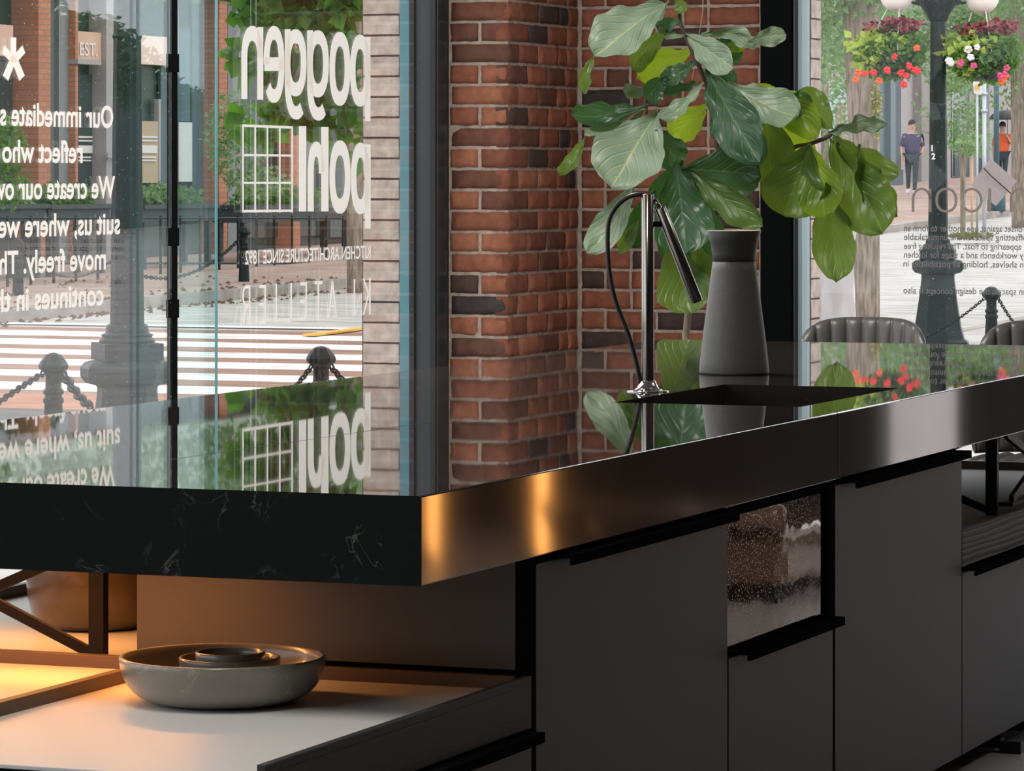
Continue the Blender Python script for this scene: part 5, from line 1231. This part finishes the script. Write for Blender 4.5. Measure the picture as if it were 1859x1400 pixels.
def person(label, s, v, z, rot, H, shirt, legs, pose):
    c = thing('person', label, 'person', s, v, z, rot); k = H/1.78
    J = {n: (Vector(p)*k, (r[0]*k, r[1]*k) if isinstance(r, tuple) else r*k) for n, (p, r) in pose.items()}
    def sk2(name, names, edges, m, grow=1.0, sub=2):
        idx = {n: i for i, n in enumerate(names)}
        js = [(J[n][0], tuple(x*grow for x in J[n][1]) if isinstance(J[n][1], tuple) else J[n][1]*grow) for n in names]
        bm_me = bpy.data.meshes.new(name); bm_me.from_pydata([tuple(j[0]) for j in js], [(idx[a], idx[b]) for a, b in edges], [])
        import bmesh
        bm = bmesh.new(); bm.from_mesh(bm_me); lay = bm.verts.layers.skin.verify(); bm.verts.ensure_lookup_table()
        for i, j in enumerate(js):
            r = j[1]; bm.verts[i][lay].radius = r if isinstance(r, tuple) else (r, r); bm.verts[i][lay].use_root = (i == 0)
        bm.to_mesh(bm_me); bm.free(); bm_me.materials.append(m)
        o = bpy.data.objects.new(name, bm_me); link(o); o.parent = c
        md = o.modifiers.new('skin', 'SKIN'); md.use_smooth_shade = True
        sb = o.modifiers.new('sub', 'SUBSURF'); sb.levels = sub; sb.render_levels = sub
        return o
    E = [('pelvis', 'waist'), ('waist', 'chest'), ('chest', 'neck'), ('neck', 'head0'), ('head0', 'head1'), ('head1', 'head2')]
    for q in 'LR':
        E += [('chest', 'sh'+q), ('sh'+q, 'el'+q), ('el'+q, 'wr'+q), ('wr'+q, 'pa'+q), ('pelvis', 'hip'+q), ('hip'+q, 'kn'+q), ('kn'+q, 'an'+q), ('an'+q, 'toe'+q)]
        for f in range(5): E += [('pa'+q if f else 'wr'+q, 'f%d%s' % (f, q))]
    for q in 'LR':
        pa, wr = J['pa'+q][0], J['wr'+q][0]; d = (pa-wr).normalized(); sd = Vector((1, 0, 0)) if abs(d.x) < .8 else Vector((0, 0, 1))
        for f in range(5):
            off = sd*((f-2.5)*.02*k) if f else sd*(-.05*k); J['f%d%s' % (f, q)] = ((pa if f else wr)+d*((.085, .08, .09, .085, .07)[f]*k)*(1 if f else .7)+off, .0085*k)
    names = list(J); used = set(x for e in E for x in e); names = ['pelvis']+[n for n in names if n in used and n != 'pelvis']
    sk2('body', names, E, skin_m)
    Es = [('pelvis', 'waist'), ('waist', 'chest'), ('chest', 'collar'), ('chest', 'shL'), ('chest', 'shR'), ('shL', 'elL'), ('shR', 'elR')]
    sk2('shirt', ['chest', 'collar', 'waist', 'pelvis', 'shL', 'shR', 'elL', 'elR'], Es, shirt, 1.42)
    El = [('pelvis', 'hipL'), ('pelvis', 'hipR'), ('hipL', 'knL'), ('hipR', 'knR'), ('knL', 'anL'), ('knR', 'anR')]
    sk2('trousers', ['pelvis', 'hipL', 'hipR', 'knL', 'knR', 'anL', 'anR'], El, legs, 1.2)
    for q in 'LR':
        a, t = J['an'+q][0], J['toe'+q][0]; m = M(); m.tube([a+(a-t)*.25+Vector((0, 0, -.03*k)), a.lerp(t, .3)+Vector((0, 0, -.02*k)), t], [.05*k, .055*k, .035*k], 12); m.obj('shoe', shoe_m, c)
    h = J['head1'][0]; m = M(); m.ball(h+Vector((.026*k, 0, .062*k)), .098*k, 16, 1.05); o = m.obj('hair', hair_m, c)
    m = M(); f = h+Vector((-.098*k, 0, 0)); m.ball(f+Vector((-.008*k, 0, -.01*k)), .016*k, 8, 1.4); m.obj('nose', skin_m, c)
    m = M()
    for q in (-1, 1): m.ball(f+Vector((.012*k, q*.035*k, .02*k)), .010*k, 8)
    m.obj('eyes', hair_m, c)
    m = M(); m.ball(f+Vector((.006*k, 0, -.055*k)), .02*k, 8, .35); m.obj('mouth', mat('lips', (.4, .15, .13), .6), c)
    return c, J, k
# figure faces -x (towards the street corner / camera)
walk = {'pelvis': ((0, 0, .96), (.12, .15)), 'waist': ((0, 0, 1.12), (.10, .13)), 'chest': ((0, 0, 1.36), (.115, .16)), 'collar': ((.0, 0, 1.455), (.075, .095)), 'neck': ((0, 0, 1.50), .055), 'head0': ((-.02, 0, 1.58), .075), 'head1': ((-.025, 0, 1.66), .092), 'head2': ((-.02, 0, 1.74), .07),
  'shL': ((0, .19, 1.42), .06), 'elL': ((.02, .25, 1.14), .045), 'wrL': ((-.06, .24, .90), .03), 'paL': ((-.08, .235, .82), .032),
  'shR': ((0, -.19, 1.42), .06), 'elR': ((.07, -.27, 1.15), .045), 'wrR': ((-.03, -.20, .97), .03), 'paR': ((-.06, -.15, .92), .032),
  'hipL': ((0, .09, .90), .085), 'knL': ((.05, .09, .50), .058), 'anL': ((.22, .08, .14), .040), 'toeL': ((.10, .09, .04), .03),
  'hipR': ((0, -.09, .90), .085), 'knR': ((-.09, -.07, .50), .058), 'anR': ((-.06, -.05, .09), .040), 'toeR': ((-.24, -.06, .03), .03)}
pp = PD(1656, 354, 92); 
person('man in dark T-shirt and black trousers walking on the far pavement, hand in pocket', pp.x, pp.y, pp.z, .35, 1.76, tee, jean, walk)
stand = dict(walk); stand['elR'] = ((-.12, -.26, 1.2), .045); stand['wrR'] = ((-.22, -.16, 1.36), .03); stand['paR'] = ((-.24, -.14, 1.42), .032)
pu = PD(1820, 342, 98); orange_j = mat('jacket_orange', (.75, .13, .04), .8)
cu, J, k = person('person in orange jacket standing under the black umbrella near the right edge', pu.x, pu.y, pu.z, .2, 1.66, orange_j, jean, stand)
tip = J['paR'][0]; W_ = Matrix.Rotation(.2, 3, 'Z') @ tip + Vector(pu); c = thing('umbrella', 'open black umbrella held over the person in orange', 'umbrella', *W_); off = tuple(W_)
m = M(off); prof = [(.46*math.sin(a), .24*math.cos(a)) for a in [math.pi/2*i/10 for i in range(10, -1, -1)]]; prof[-1] = (1e-5, .24)
m.lathe(prof, (W_.x, W_.y, W_.z+.42), 16, smooth=False); o = m.obj('canopy', mat('umbrella_black', (.03, .03, .035), .5), c); o.modifiers.new('t', 'SOLIDIFY').thickness = .004
m = M(off); m.tube([W_+Vector((0, 0, -.08)), W_+Vector((0, 0, .72))], .008, 8); m.obj('shaft', black_metal, c)

# planting bed and grass at the kerb on the right
bd = thing('planting_bed', 'small patch of leafy groundcover at the foot of the sign posts', 'planting', *onground(1768, 380, .13)); offp = tuple(bd['org'])
p = PD(1768, 378, 69); cloud('foliage', [(p.x-.2, p.y, gz(p.x)+.16, .7, .4, .05)], 500, .07, folm('groundcover', (.12, .16, .05), (.28, .22, .10), (.2, .25, .08)), bd, offp)
for o in bpy.data.objects:
    if 'org' in o: del o['org']

# ---- hedge-fronted building on the side street (right of the shop; mirrored faintly in the long window)
VR = -28.3
sb_ = thing('side_building', 'dark side-street building outside to the right, only faintly mirrored in the long window', 'building', 62, VR, gz(60)); offs = tuple(sb_['org']) if 'org' in sb_ else (62, VR, gz(60))
m = M(offs)
for px0, px1, py in ((-60, 60, -40), (60, 95, 60), (95, 180, 40), (180, 260, 90), (260, 420, 172)):
    s0, s1 = SV(px0, 35), SV(px1, 35); m.box((s0, VR-3, gz(60)), (s1, VR, ZZ(py, (s0+s1)/2, 35)))
m.obj('wall', mat('side_wall', (.06, .09, .08), .8), sb_)
cl = []
for px, py, r in ((40, -10, 60), (110, 55, 40), (165, 70, 45), (215, 115, 45), (250, 150, 40), (300, 178, 30)):
    p = PD(px, py, 78); cl.append((p.x, 2*GV-p.y, p.z, r*78/FPX, 1.0, r*78/FPX))
cloud('foliage', cl, 3500, .22, F_mid, sb_, offs)
for o in bpy.data.objects:
    if 'org' in o: del o['org']
